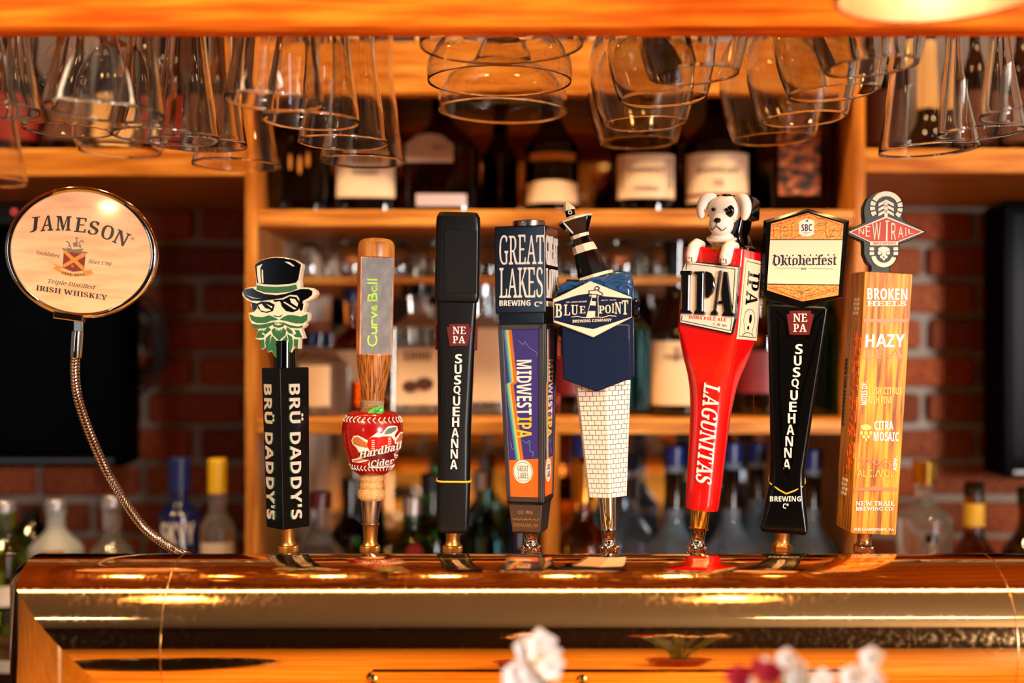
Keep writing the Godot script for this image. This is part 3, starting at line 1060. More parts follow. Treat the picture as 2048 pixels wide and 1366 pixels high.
func bat_handle() -> void:
	var t := handle(740, 6.8, 1.2, "bat shaped tap handle with a chalkboard panel over a red apple")
	ferrule(t, M.old_brass, 58.0, 19.0)
	var s := Shape.new()
	s.lathe([Vector2(15, 56), Vector2(21, 106), Vector2(0, 106)], 40)
	add(t, "steel_sleeve", s, M.steel)
	var n := Shape.new()
	n.lathe([Vector2(16, 104), Vector2(22, 105), Vector2(26.5, 110), Vector2(27.5, 117), Vector2(26, 124), Vector2(22, 128), Vector2(23.5, 132), Vector2(24, 137), Vector2(22, 141), Vector2(24, 145), Vector2(24.5, 150), Vector2(22.5, 154), Vector2(25, 158), Vector2(25, 164), Vector2(24, 172), Vector2(0, 172)], 32)
	add(t, "turned_neck", n, M.light_wood)
	# apple
	var ap := [Vector2(0, 157), Vector2(12, 155), Vector2(24, 156), Vector2(33, 161), Vector2(42, 172), Vector2(50, 190), Vector2(56.5, 212), Vector2(60.5, 236), Vector2(60.8, 252), Vector2(57, 267), Vector2(49, 278), Vector2(38, 283), Vector2(28, 281), Vector2(20, 274), Vector2(0, 272)]
	var a := Shape.new()
	var fine := []
	for i in ap.size() - 1:
		for j in 4:
			fine.append((ap[i] as Vector2).cubic_interpolate(ap[i + 1], ap[maxi(i - 1, 0)], ap[mini(i + 2, ap.size() - 1)], j / 4.0))
	fine.append(ap[-1])
	a.lathe(fine, 56)
	var fruit := add(t, "apple", a, M.apple, 60.0, "glossy red apple with ball stitching")
	var radius := func(y: float) -> float:
		for i in fine.size() - 1:
			if fine[i].y <= y and y <= fine[i + 1].y and fine[i].y > 157.0:
				return lerpf(fine[i].x, fine[i + 1].x, (y - fine[i].y) / maxf(0.001, fine[i + 1].y - fine[i].y))
		return 40.0
	var lay := func(v: Vector3) -> Vector3:
		var r: float = radius.call(v.y)
		var ang := asin(clampf(v.x / r, -0.98, 0.98))
		return Vector3(sin(ang), 0, cos(ang)) * (r + v.z) + Vector3(0, v.y, 0)
	var st := Shape.new()
	var seam := Shape.new()
	for row in [[268.0, 5.5], [172.0, 5.0]]:
		for i in 34:
			var ang := TAU * i / 34.0
			for sgn in [-1.0, 1.0]:
				var y1: float = row[0]
				var y2: float = row[0] + sgn * row[1]
				var r1: float = radius.call(y1) + 0.6
				var r2: float = radius.call(y2) + 0.6
				st.tube(PackedVector3Array([Vector3(sin(ang) * r1, y1, cos(ang) * r1), Vector3(sin(ang + 0.09) * r2, y2, cos(ang + 0.09) * r2)]), [0.95], 6)
		var rr: float = radius.call(row[0]) + 0.2
		var path := PackedVector3Array()
		for i in 49:
			path.append(Vector3(sin(TAU * i / 48.0) * rr, row[0], cos(TAU * i / 48.0) * rr))
		seam.tube(path, [0.7], 6)
	add(fruit, "stitching", st, M.white)
	add(fruit, "stitch_groove", seam, M.dark_ink)
	# sticker on the apple
	draw_from(660, 780, 4.14)
	var yaw := Transform3D(Basis(Vector3.UP, deg_to_rad(3.0)), Vector3.ZERO)
	var layers := [
		["sticker", M.white, 0.6, [[183,400, 200,365, 235,358, 310,395, 340,370, 385,335, 400,330, 425,345, 470,290, 510,283, 550,290, 555,325, 530,360, 535,390, 580,340, 610,350, 605,400, 570,450, 580,480, 530,520, 585,545, 580,560, 530,560, 515,600, 440,632, 330,628, 315,600, 330,560, 250,585, 190,582, 185,560, 240,545, 245,500, 225,460, 190,430]]],
		["print_apple", M.red, 1.2, [[306,440, 315,390, 350,368, 400,372, 440,365, 500,370, 528,410, 530,450, 500,490, 420,510, 340,500]]],
		["print_bat", M.tan, 1.2, [[192,405, 205,375, 235,368, 310,420, 310,460, 240,445, 200,430], [540,410, 580,352, 600,360, 596,400, 560,440, 545,440], [195,568, 300,545, 310,555, 210,578], [520,530, 575,552, 540,552]]],
		["print_leaf", M.grey_green, 1.2, [[442,345, 470,305, 510,296, 544,296, 540,320, 500,345, 460,352]]],
		["print_ground", M.maroon, 1.3, [[236,500, 560,430, 580,470, 520,520, 530,560, 505,605, 430,618, 330,615, 330,560, 250,545]]],
	]
	for q in layers:
		var o := Shape.new()
		o.warp = lay
		for poly in q[3]:
			# cut into small pieces so that the print follows the round apple
			var whole := P(poly)
			var lo := whole[0]
			var hi := whole[0]
			for v in whole:
				lo = lo.min(v)
				hi = hi.max(v)
			var x := lo.x
			while x < hi.x:
				var y := lo.y
				while y < hi.y:
					for piece in Geometry2D.intersect_polygons(whole, PackedVector2Array([Vector2(x, y), Vector2(x + 5, y), Vector2(x + 5, y + 6), Vector2(x, y + 6)])):
						o.slab(piece, 0.0, q[2])
					y += 6.0
				x += 5.0
		add(fruit, q[0], o, q[1], 25.0)
	var w := Shape.new()
	w.warp = lay
	text3(w, "Hardball", "R", [245,545, 580,480, 255,478], 1.2, 1.0)
	text3(w, "Cider", "R", [335,618, 515,602, 345,560], 1.2, 1.0)
	for i in 6:
		w.stroke(P([345, 400 + i * 16, 356, 394 + i * 16, 367, 400 + i * 16]), 1.2, 1.1, 1.6)
		w.stroke(P([475, 385 + i * 14, 486, 380 + i * 14, 497, 386 + i * 14]), 1.2, 1.1, 1.6)
	add(fruit, "lettering", w, M.white)
	frame(740, 1.2)
	# stem and leaf
	var b := Shape.new()
	b.lathe([Vector2(22, 270), Vector2(24, 280), Vector2(22.5, 292), Vector2(23.5, 304), Vector2(20, 306), Vector2(0, 306)], 14, Vector3(-1, 0, 0))
	add(t, "bark_stem", b, M.bark, 50.0)
	var lf := Shape.new()
	draw_from(660, 780, 4.14)
	lf.slab(P([303,225, 305,185, 330,150, 370,132, 437,122, 444,160, 430,200, 400,222, 350,228]), 34.0, 43.0, 3.5)
	var leaf := add(t, "leaf", lf, M.leaf, 60.0)
	var vein := Shape.new()
	vein.stroke(P([335,215, 370,180, 425,135]), 1.6, 42.6, 43.6)
	vein.stroke(P([370,180, 375,150]), 1.0, 42.6, 43.5)
	vein.stroke(P([385,168, 420,172]), 1.0, 42.6, 43.5)
	add(leaf, "vein", vein, M.green)
	frame(740, 1.2)
	# bat
	var h := Shape.new()
	h.lathe([Vector2(21, 303), Vector2(23, 318), Vector2(28, 345), Vector2(33, 372), Vector2(35, 396)], 48)
	add(t, "bat_taper", h, M.bat_burnt)
	var c := Shape.new()
	c.warp = func(v: Vector3) -> Vector3:
		if v.y < 397.0 or v.y > 589.5:
			return v
		var q := v.rotated(Vector3.UP, -deg_to_rad(12.0))
		q.z = minf(q.z, 19.0)
		return q.rotated(Vector3.UP, deg_to_rad(12.0))
	c.lathe([Vector2(35, 395), Vector2(35, 396.9), Vector2(35, 397.1), Vector2(36.5, 420), Vector2(37, 585), Vector2(36.9, 586), Vector2(36.6, 589.4), Vector2(36.6, 589.6), Vector2(37, 591), Vector2(36.8, 612), Vector2(34, 621), Vector2(27, 626.5), Vector2(12, 629), Vector2(0, 629)], 48)
	add(t, "bat_barrel", c, M.bat_wood)
	var cr := Shape.new()
	for q in [[-14, 396, -10, 340], [-4, 392, -7, 330], [4, 385, 2, 320], [10, 390, 5, 345], [16, 380, 10, 325], [-18, 375, -13, 330]]:
		var pts := PackedVector3Array()
		for i in 7:
			var yy := lerpf(q[1], q[3], i / 6.0)
			var xx := lerpf(q[0], q[2], pow(i / 6.0, 1.6))
			var rr := lerpf(21.5, 35.0, clampf((yy - 303.0) / 93.0, 0, 1))
			pts.append(Vector3(xx, yy, sqrt(maxf(rr * rr - xx * xx, 1.0)) + 0.1))
		cr.tube(pts, [0.6], 6)
	add(t, "carved_lines", cr, M.dark_ink)
	var y8 := 12.0
	var pn := Shape.new()
	on_face(pn, y8, 20.0)
	var xf := pn.xf
	pn.slab(P([722,515, 787,515, 783,709, 719,708]), 17.0, 19.6)
	add(t, "panel_edge", pn, M.bat_burnt)
	var bd := Shape.new()
	bd.xf = xf
	bd.slab(P([726,518, 785,518, 781,707, 723,706]), 18.0, 20.6)
	var board := add(t, "chalkboard", bd, M.chalkboard, 30.0, "grey chalkboard panel")
	var ch := Shape.new()
	ch.xf = xf
	draw_from(460, 460, 2.04)
	# handwriting that climbs the board: along the line, then up the letter
	for line in [
		[42,0.85, 28,1, 10,0.9, 2,0.5, 10,0.12, 28,0, 44,0.15], [53,0.55, 54,0.1, 66,0, 76,0.15, 78,0.55, 78,0], [88,0.55, 88,0, 88,0.4, 98,0.55, 108,0.5], [117,0.55, 127,0, 138,0.55],
		[146,0.3, 163,0.32, 158,0.55, 148,0.5, 145,0.25, 152,0.02, 165,0.08], [186,0, 186,1], [184,1, 208,0.9, 208,0.6, 188,0.52], [188,0.52, 214,0.4, 212,0.08, 184,0],
		[242,0.5, 228,0.5, 222,0.25, 230,0, 243,0.15, 243,0.5, 243,0.1, 248,0], [256,0, 256,1], [270,0, 270,1]]:
		var at := []
		for k in range(0, line.size(), 2):
			at.append(598.0 - line[k + 1] * 36.0)
			at.append(475.0 - line[k])
		ch.stroke(P(at), 3.3, 20.4, 21.1)
	add(board, "chalk_writing", ch, M.lime)
	off_face()

func keystone(t: Node, s_xf: Transform3D, a: Array, z: float) -> void:
	# a dark red keystone badge: a is its centre, half width, half height
	var cx: float = a[0]
	var cy: float = a[1]
	var w: float = a[2]
	var h: float = a[3]
	var k := Shape.new()
	k.xf = s_xf
	k.slab(P([cx - w, cy - h * 0.72, cx - w * 0.78, cy - h * 0.72, cx - w * 0.78, cy - h, cx + w * 0.82, cy - h, cx + w * 0.82, cy - h * 0.72, cx + w * 1.04, cy - h * 0.72, cx + w * 0.68, cy + h, cx - w * 0.76, cy + h]), z, z + 2.2, 0.6)
	var b := add(t, "badge", k, M.maroon, 30.0, "dark red keystone badge")
	var l := Shape.new()
	l.xf = s_xf
	text(l, "NE", "R", cx - w * 0.5, cy - h * 0.74, cx + w * 0.52, cy - h * 0.08, z + 2.0, 0.9)
	text(l, "PA", "R", cx - w * 0.5, cy + h * 0.1, cx + w * 0.48, cy + h * 0.74, z + 2.0, 0.9)
	add(b, "lettering", l, M.white)

func dark_bar_handle() -> void:
	var t := handle(905, 2.8, 1.0, "black bar tap handle with a plain blank head and yellow line")
	ferrule(t, M.old_brass, 52.0, 17.5)
	var b := Shape.new()
	b.loft(square_rings([[42, 56, 50, 9], [50, 64, 58, 9], [140, 66, 60, 10], [150, 65, 56, 12], [250, 66, 52, 14], [400, 73, 56, 12], [505, 79, 62, 8], [512, 78, 60, 8]], 9.0))
	add(t, "body", b, M.black_soft, 40.0)
	var h := Shape.new()
	h.loft(square_rings([[498, 76, 60, 8], [502, 84, 72, 9], [512, 88, 78, 10], [650, 88, 78, 11], [668, 86, 74, 13], [678, 76, 60, 15]], 9.0))
	add(t, "head", h, M.black_soft, 28.0, "plain black head with rounded edges")
	var p := Shape.new()
	p.slab(P([889, 462, 953, 465, 952, 589, 889, 589]), 38.0, 39.9, 0.8)
	add(t, "blank_panel", p, M.black_matte)
	keystone(t, Transform3D(), [918, 670, 25, 22], 28.5)
	for s in [-1.0, 1.0]:
		var sb := Shape.new()
		sb.box(Vector3(s * 38.5 - 3.5, 405, -14), Vector3(s * 38.5 + 3.5, 456, 14), 1.5)
		add(t, "badge", sb, M.maroon)
	var l := Shape.new()
	var word := "SUSQUEHANNA"
	for i in word.length():
		var u := i / 10.0
		var cx := lerpf(917.0, 907.5, u)
		var cy := lerpf(717.0, 926.0, u)
		text(l, word[i], "S", cx - 7.0, cy - 9.2, cx + 7.0, cy + 9.2, 25.4 if i > 1 else 27.4, 3.2)
	add(t, "lettering", l, M.white, 30.0, "white letters stacked one below the other")
	var y := Shape.new()
	var path := PackedVector3Array()
	for q in rounded(66.6, 60.6, 10.0, 0.0, 0.0, 0.0, 4):
		path.append(q + Vector3(0, 143.0 + 2.5 * absf(q.x) / 33.0, 0))
	path.append(path[0])
	y.tube(path, [2.1], 6)
	add(t, "yellow_line", y, M.yellow)

func box_handle() -> void:
	var t := handle(1062, -0.9, -0.7, "dark boxed tap handle with a rainbow label and steel cap")
	ferrule(t, M.chrome, 48.0, 21.0)
	var yaw := -16.0
	var tf := Transform3D(Basis(Vector3.UP, deg_to_rad(yaw)), Vector3(-1, 0, 0))
	var b := Shape.new()
	b.xf = tf
	b.loft(square_rings([[42, 52, 52], [46, 58, 58], [104, 70, 70], [108, 68, 68]], 1.5))
	var bs := add(t, "base_block", b, M.pewter, 30.0, "grey metal base block")
	var f := Shape.new()
	f.xf = tf
	f.loft(square_rings([[100, 70, 70], [104, 73, 73], [455, 96, 96], [458, 94, 94]], 2.0))
	add(t, "label_case", f, M.black)
	var n := Shape.new()
	n.xf = tf
	n.loft(square_rings([[452, 90, 90], [480, 92, 92]], 1.5))
	add(t, "neck", n, M.deep_navy)
	var h := Shape.new()
	h.xf = tf
	h.loft(square_rings([[477, 100, 100], [480, 103, 103], [646, 103, 103], [649, 100, 100]], 2.0))
	add(t, "head", h, M.deep_navy, 30.0, "glossy dark blue box with raised pale lettering")
	var c := Shape.new()
	c.lathe([Vector2(33, 648), Vector2(33, 661), Vector2(32, 662.5), Vector2(0, 662.5)], 40, Vector3(4, 0, 0))
	add(t, "cap", c, M.steel)
	# lettering on the head
	var w := Shape.new()
	on_face(w, yaw, 51.5, -1)
	text(w, "GREAT", "r", 1000, 474, 1088, 532, 50.6, 2.4)
	text(w, "LAKES", "r", 1000, 538, 1085, 597, 50.6, 2.4)
	text(w, "BREWING", "S", 1000, 602, 1061, 613, 50.6, 2.2)
	text(w, "Cº", "S", 1069, 605, 1084, 615, 50.6, 2.2)
	add(t, "lettering", w, M.white)
	var w2 := Shape.new()
	off_face()
	w2.xf = Transform3D(Basis(Vector3.UP, deg_to_rad(yaw + 90.0)), Vector3(-1, 0, 0))
	for q in [["GREAT", "r", 572.0, 630.0], ["LAKES", "r", 507.0, 565.0], ["BREWING Cº", "S", 490.0, 501.0]]:
		glyphs(w2, q[0], q[1], Vector3(-44, q[2], 50.6), Vector3(88, 0, 0), Vector3(0, q[3] - q[2], 0), Vector3(0, 0, 2.4))
	add(t, "lettering", w2, M.white)
	# framed label on the front and on the side of the tapered case
	for side in 2:
		var pitch := rad_to_deg(atan2(11.5, 351.0))
		var face := Transform3D(Basis(Vector3.UP, deg_to_rad(yaw + 90.0 * side)), Vector3(-1, 0, 0)) * Transform3D(Basis(Vector3.RIGHT, deg_to_rad(pitch)), Vector3(0, 104, 36.5))
		var fr := Shape.new()
		fr.xf = face
		for q in [[[-36, 2], [-28, 2], [-37, 352], [-47, 352]], [[36, 2], [47, 352], [37, 352], [28, 2]], [[-36, 2], [36, 2], [33, 12], [-33, 12]], [[-44, 342], [44, 342], [46, 352], [-46, 352]]]:
			fr.slab(PackedVector2Array([Vector2(q[0][0], q[0][1]), Vector2(q[1][0], q[1][1]), Vector2(q[2][0], q[2][1]), Vector2(q[3][0], q[3][1])]), -0.5, 2.6, 0.8)
		var o := add(t, "label_frame", fr, M.pewter)
		var bg := Shape.new()
		bg.xf = face
		bg.slab(PackedVector2Array([Vector2(-30, 84), Vector2(30, 88), Vector2(37, 344), Vector2(-37, 344)]), 0.0, 0.8)
		var pr := add(t, "label_print", bg, M.purple, 30.0, "purple label with a rainbow stripe")
		var low := Shape.new()
		low.xf = face
		low.slab(PackedVector2Array([Vector2(-28, 10), Vector2(28, 10), Vector2(30, 88), Vector2(-30, 84)]), 0.0, 0.8)
		add(pr, "orange_field", low, M.orange)
		var stripes := [M.teal, M.sky_blue, M.yellow, M.orange, M.tan]
		for i in 5:
			var st := Shape.new()
			st.xf = face
			var dx := i * 3.3
			st.stroke(PackedVector2Array([Vector2(-34 + dx, 341), Vector2(-24.5 + dx, 238), Vector2(-32.5 + dx, 234), Vector2(-15 + dx, 86)]), 3.4, 0.7, 1.0 + 0.04 * i)
			add(pr, "rainbow_stripe", st, stripes[i])
		var a := Shape.new()
		a.xf = face
		glyphs(a, "MIDWEST", "S", Vector3(-10, 282, 0.8), Vector3(-2, -108, 0), Vector3(30, 0.5, 0), Vector3(0, 0, 0.5))
		add(pr, "lettering", a, M.white)
		var g := Shape.new()
		g.xf = face
		glyphs(g, "IPA", "S", Vector3(-12, 170, 0.8), Vector3(-1, -42, 0), Vector3(30, 0.5, 0), Vector3(0, 0, 0.5))
		add(pr, "lettering", g, M.yellow)
		var thin := Shape.new()
		thin.xf = face
		for q in [[-5, 320, 4, 312, 8, 318, 16, 306, 26, 300, 33, 296, 30, 290], [10, 120, 14, 112, 12, 104, 20, 100, 18, 92], [-2, 124, 6, 118, 12, 124, 16, 118], [-26, 120, -24, 108, -18, 104]]:
			var line := PackedVector2Array()
			for i in range(0, q.size(), 2):
				line.append(Vector2(q[i], q[i + 1]))
			thin.stroke(line, 0.6, 0.7, 1.0)
		add(pr, "map_line", thin, M.sky_blue)
		var cir := Shape.new()
		cir.xf = face
		disc(cir, Vector2(-2, 62), Vector2(20, 23), 0.8, 1.6)
		var cc := add(pr, "round_logo", cir, M.white)
		var ink := Shape.new()
		ink.xf = face
		ink.ring_flat(Vector2(-2, 62), 18.2, 19.0, 1.5, 1.8)
		glyphs(ink, "GREAT", "r", Vector3(-13, 63, 1.5), Vector3(22, 0, 0), Vector3(0, 11, 0), Vector3(0, 0, 0.4))
		glyphs(ink, "LAKES", "r", Vector3(-12, 49, 1.5), Vector3(21, 0, 0), Vector3(0, 11, 0), Vector3(0, 0, 0.4))
		add(cc, "lettering", ink, M.dark_ink)
	# embossing on the base block
	var eb := Shape.new()
	var slope := rad_to_deg(atan2(6.0, 58.0))
	eb.xf = tf * Transform3D(Basis(Vector3.RIGHT, deg_to_rad(slope)), Vector3(0, 46, 29.2))
	glyphs(eb, "EST. 1988", "S", Vector3(-15, 36, -0.3), Vector3(30, 0, 0), Vector3(0, 7, 0), Vector3(0, 0, 1.2))
	glyphs(eb, "CLEVELAND, OH", "S", Vector3(-25, 9, -0.3), Vector3(50, 0, 0), Vector3(0, 8, 0), Vector3(0, 0, 1.2))
	for i in 6:
		var wv := PackedVector2Array()
		for j in 7:
			wv.append(Vector2(-27 + i * 9 + j * 1.5, 24 + 3.0 * pow((j - 3) / 3.0, 2)))
		eb.stroke(wv, 1.2, -0.3, 0.8)
	add(bs, "embossing", eb, M.steel)
	off_face()

func lighthouse_handle() -> void:
	var t := handle(1219, -4.6, -2.4, "white brick tower tap handle with a blue sign and lighthouse top")
	ferrule(t, M.chrome, 46.0, 17.0)
	var sl := Shape.new()
	sl.lathe([Vector2(14, 44), Vector2(16.5, 46), Vector2(15.5, 50), Vector2(18.5, 118), Vector2(0, 118)], 32)
	add(t, "chrome_sleeve", sl, M.chrome)
	# eight-sided tower of little bricks
	var ring := func(r: float, y: float, grow := 0.0) -> PackedVector3Array:
		var out := PackedVector3Array()
		for i in 6:
			var a := TAU * i / 6.0 - deg_to_rad(84.0)
			out.append(Vector3(cos(a) * (r + grow), y, -sin(a) * (r + grow)))
		return out
	var core := Shape.new()
	core.loft([ring.call(41.0, 114.0), ring.call(60.0, 345.0)])
	var tw := add(t, "tower", core, M.dark_ink, 20.0, "tapered tower built of small white bricks")
	var rows := 24
	var bricks := []
	for row in rows:
		var y0 := 114.5 + row * 9.6
		var y1 := y0 + 8.5
		for side in 6:
			var c0: PackedVector3Array = ring.call(lerpf(41.0, 60.0, (y0 - 114.0) / 231.0), y0)
			var c1: PackedVector3Array = ring.call(lerpf(41.0, 60.0, (y1 - 114.0) / 231.0), y1)
			var a0 := c0[side]
			var b0 := c0[(side + 1) % 6]
			var a1 := c1[side]
			var b1 := c1[(side + 1) % 6]
			var out := ((a0 + b0) / 2.0 * Vector3(1, 0, 1)).normalized() * 1.1
			var cuts := [0.0, 0.26, 0.52, 0.78, 1.0] if row % 2 else [0.0, 0.13, 0.39, 0.65, 0.91, 1.0]
			for i in cuts.size() - 1:
				var u0: float = cuts[i] + (0.014 if i else 0.0)
				var u1: float = cuts[i + 1] - (0.014 if i < cuts.size() - 2 else 0.0)
				bricks.append([a0.lerp(b0, u0), a0.lerp(b0, u1), a1.lerp(b1, u1), a1.lerp(b1, u0), out, side])
	# bricks too small to pick apart singly: one part for each side of the tower
	for side in 6:
		var s := Shape.new()
		for q in bricks:
			if q[5] == side:
				var o: Vector3 = q[4]
				s.quad(q[0] + o, q[1] + o, q[2] + o, q[3] + o)
				s.quad(q[0], q[1], q[1] + o, q[0] + o)
				s.quad(q[3] + o, q[2] + o, q[2], q[3])
				s.quad(q[0], q[0] + o, q[3] + o, q[3])
				s.quad(q[1] + o, q[1], q[2], q[2] + o)
		add(tw, "brick_face", s, M.white_brick).set_meta("kind", "stuff")
	# blue banner and shield
	var bn := Shape.new()
	bn.slab(P([1126,650, 1258,650, 1260,755, 1194,781, 1128,757]), 36.0, 68.0, 3.0)
	add(t, "banner", bn, M.navy, 40.0, "plain blue banner with a pointed foot")
	var bb := Shape.new()
	bb.slab(P([1134,560, 1266,565, 1268,752, 1200,775, 1136,757]), -52.0, 37.0, 2.0)
	add(t, "block", bb, M.navy)
	var wv := Shape.new()
	draw_from(1100, 390, 4.405)
	wv.slab(P([52,905, 58,850, 100,800, 150,768, 205,778, 262,765, 330,745, 400,738, 455,715, 520,705, 580,692, 650,682, 702,700, 726,750, 732,800, 722,870, 712,930, 360,830]), -34.0, 50.0, 9.0)
	for a in [[110,830, 170,790, 240,800, 300,775], [330,775, 420,748, 480,770, 560,720, 640,712], [480,800, 560,760, 640,770, 700,740], [600,830, 660,800, 712,830]]:
		var q := P(a)
		var path := []
		for v in q:
			path.append(Vector3(v.x, v.y, 48.0))
		wv.tube(curve(path, 6), [5.0], 10)
	draw_from(0, 0, 1)
	add(t, "waves", wv, M.wave, 60.0, "glossy blue waves")
	var kn := Shape.new()
	var kc := L(1266, 618)
	kn.xf = Transform3D(Basis(Vector3.BACK, PI / 2), Vector3(kc.x + 4, kc.y, 26))
	kn.lathe([Vector2(0, 6), Vector2(18, 6), Vector2(20, 2), Vector2(20, -4), Vector2(16, -8), Vector2(0, -8)], 28)
	add(t, "side_boss", kn, M.deep_navy)
	draw_from(1100, 390, 4.405)
	var hx := [360,775, 712,915, 712,1085, 385,1255, 45,1125, 40,930]
	var sg := Shape.new()
	sg.slab(P(hx), 66.0, 76.0, 1.5)
	var sign := add(t, "sign", sg, M.cream, 30.0, "hexagonal white and blue brewery sign")
	var nb := Shape.new()
	nb.slab(P([52,955, 250,895, 350,880, 480,905, 710,925, 710,1080, 560,1130, 385,1185, 200,1150, 52,1110]), 76.0, 76.7)
	add(sign, "blue_field", nb, M.navy)
	var w := Shape.new()
	for q in [["B", 60,968,118,1085], ["L", 135,975,188,1068], ["U", 197,978,255,1062], ["E", 268,988,318,1050], ["P", 432,985,480,1052], ["O", 487,978,535,1050], ["I", 543,968,565,1045], ["N", 570,955,625,1055], ["T", 630,940,682,1060]]:
		text(w, q[0], "R", q[1], q[2], q[3], q[4], 76.4, 1.0)
	text3(w, "BREWING COMPANY", "S", [210,1130, 542,1118, 210,1106], 76.4, 0.8)
	text3(w, "EST. LONG ISLAND", "S", [155,962, 330,954, 155,950], 76.4, 0.6)
	text3(w, "40.77, -73.02", "S", [452,946, 580,942, 452,935], 76.4, 0.6)
	w.slab(P([325,1085, 378,890, 412,892, 400,1085]), 76.4, 77.0)
	w.stroke(P([200,1082, 250,1075, 290,1085, 350,1088, 410,1082, 470,1085, 520,1070, 580,1075]), 1.2, 76.4, 77.0)
	w.stroke(P([348,860, 358,905, 390,890, 470,885, 425,905, 430,1080]), 1.3, 76.4, 77.0)
	w.stroke(P([350,855, 420,850, 470,880]), 1.3, 76.4, 77.0)
	add(sign, "lettering", w, M.cream)
	var ik := Shape.new()
	ik.stroke(P([348,858, 420,850, 470,885, 455,902, 412,890, 355,888, 348,858]), 1.6, 76.6, 77.4)
	ik.stroke(P([400,848, 402,830, 420,818, 438,832, 432,850]), 1.8, 76.4, 77.4)
	for q in [[345,1030, 412,1030, 408,985, 358,980], [372,945, 410,948, 412,918, 378,915]]:
		ik.slab(P(q), 76.9, 77.4)
	add(sign, "print_lighthouse", ik, M.navy)
	frame(1219, -2.4)
	draw_from(1100, 390, 4.405)
	# the lighthouse on top leans a little more than the handle
	var sec := func(cx: float, cy: float, w_: float, tw_: float, turn: float) -> PackedVector3Array:
		var c := L(cx, cy)
		var out := PackedVector3Array()
		var tilt := Basis(Vector3.FORWARD, deg_to_rad(-14.0)) * Basis(Vector3.UP, deg_to_rad(turn))
		for i in 8:
			var a := TAU * (i + 0.5) / 8.0
			var sq := w_ / 4.405 / 2.0 * (1.0 if i % 2 else 1.0)
			var v := Vector3(cos(a), 0, -sin(a))
			v /= maxf(absf(v.x), absf(v.z)) if tw_ > 0.5 else 1.0
			out.append(Vector3(c.x, c.y, 10) + tilt * (v * sq))
		return out
	var pieces := [
		["plinth", M.cream, [[388, 735, 330, 1], [382, 708, 320, 1]], -22.0], ["tower_stripe", M.gloss_black, [[382, 712, 250, 1], [315, 505, 195, 1]], -22.0], ["tower_stripe", M.cream, [[315, 505, 198, 1], [290, 440, 180, 1]], -22.0],
		["tower_stripe", M.gloss_black, [[290, 442, 172, 1], [268, 375, 148, 1]], -22.0], ["gallery_foot", M.cream, [[268, 382, 150, 1], [262, 350, 158, 1]], -22.0], ["gallery", M.deep_navy, [[262, 352, 140, 1], [222, 222, 285, 1]], -22.0],
		["gallery_rail", M.cream, [[222, 226, 292, 1], [218, 210, 296, 1], [208, 195, 190, 1]], -22.0], ["lantern", M.deep_navy, [[190, 205, 92, 0], [172, 130, 88, 0]], 0.0], ["lantern_base", M.cream, [[198, 215, 130, 0], [190, 190, 110, 0]], 0.0],
		["roof", M.cream, [[172, 138, 122, 0], [165, 125, 118, 0], [150, 85, 60, 0], [143, 66, 14, 0]], 0.0]]
	var lh := Node3D.new()
	lh.name = "lighthouse"
	t.add_child(lh)
	for q in pieces:
		var s := Shape.new()
		var rings := []
		for r in q[2]:
			rings.append(sec.call(r[0], r[1], r[2], r[3], q[3]))
		s.loft(rings)
		add(lh, q[0], s, q[1], 30.0)
	var win := Shape.new()
	var c0 := L(180, 160)
	win.ring_flat(c0, 2.4, 4.2, 18.0, 21.0)
	add(lh, "lantern_window", win, M.cream)
	var ribs := Shape.new()
	for q in [[[205, 345], [128, 262]], [[300, 320], [325, 200]]]:
		var a := L(q[0][0], q[0][1])
		var b := L(q[1][0], q[1][1])
		var za := 27.0 if q[0][0] < 250 else 20.0
		ribs.tube(PackedVector3Array([Vector3(a.x, a.y, za), Vector3(b.x, b.y, za + 12.0)]), [1.8], 8)
	add(lh, "gallery_rib", ribs, M.cream)
	off_face()

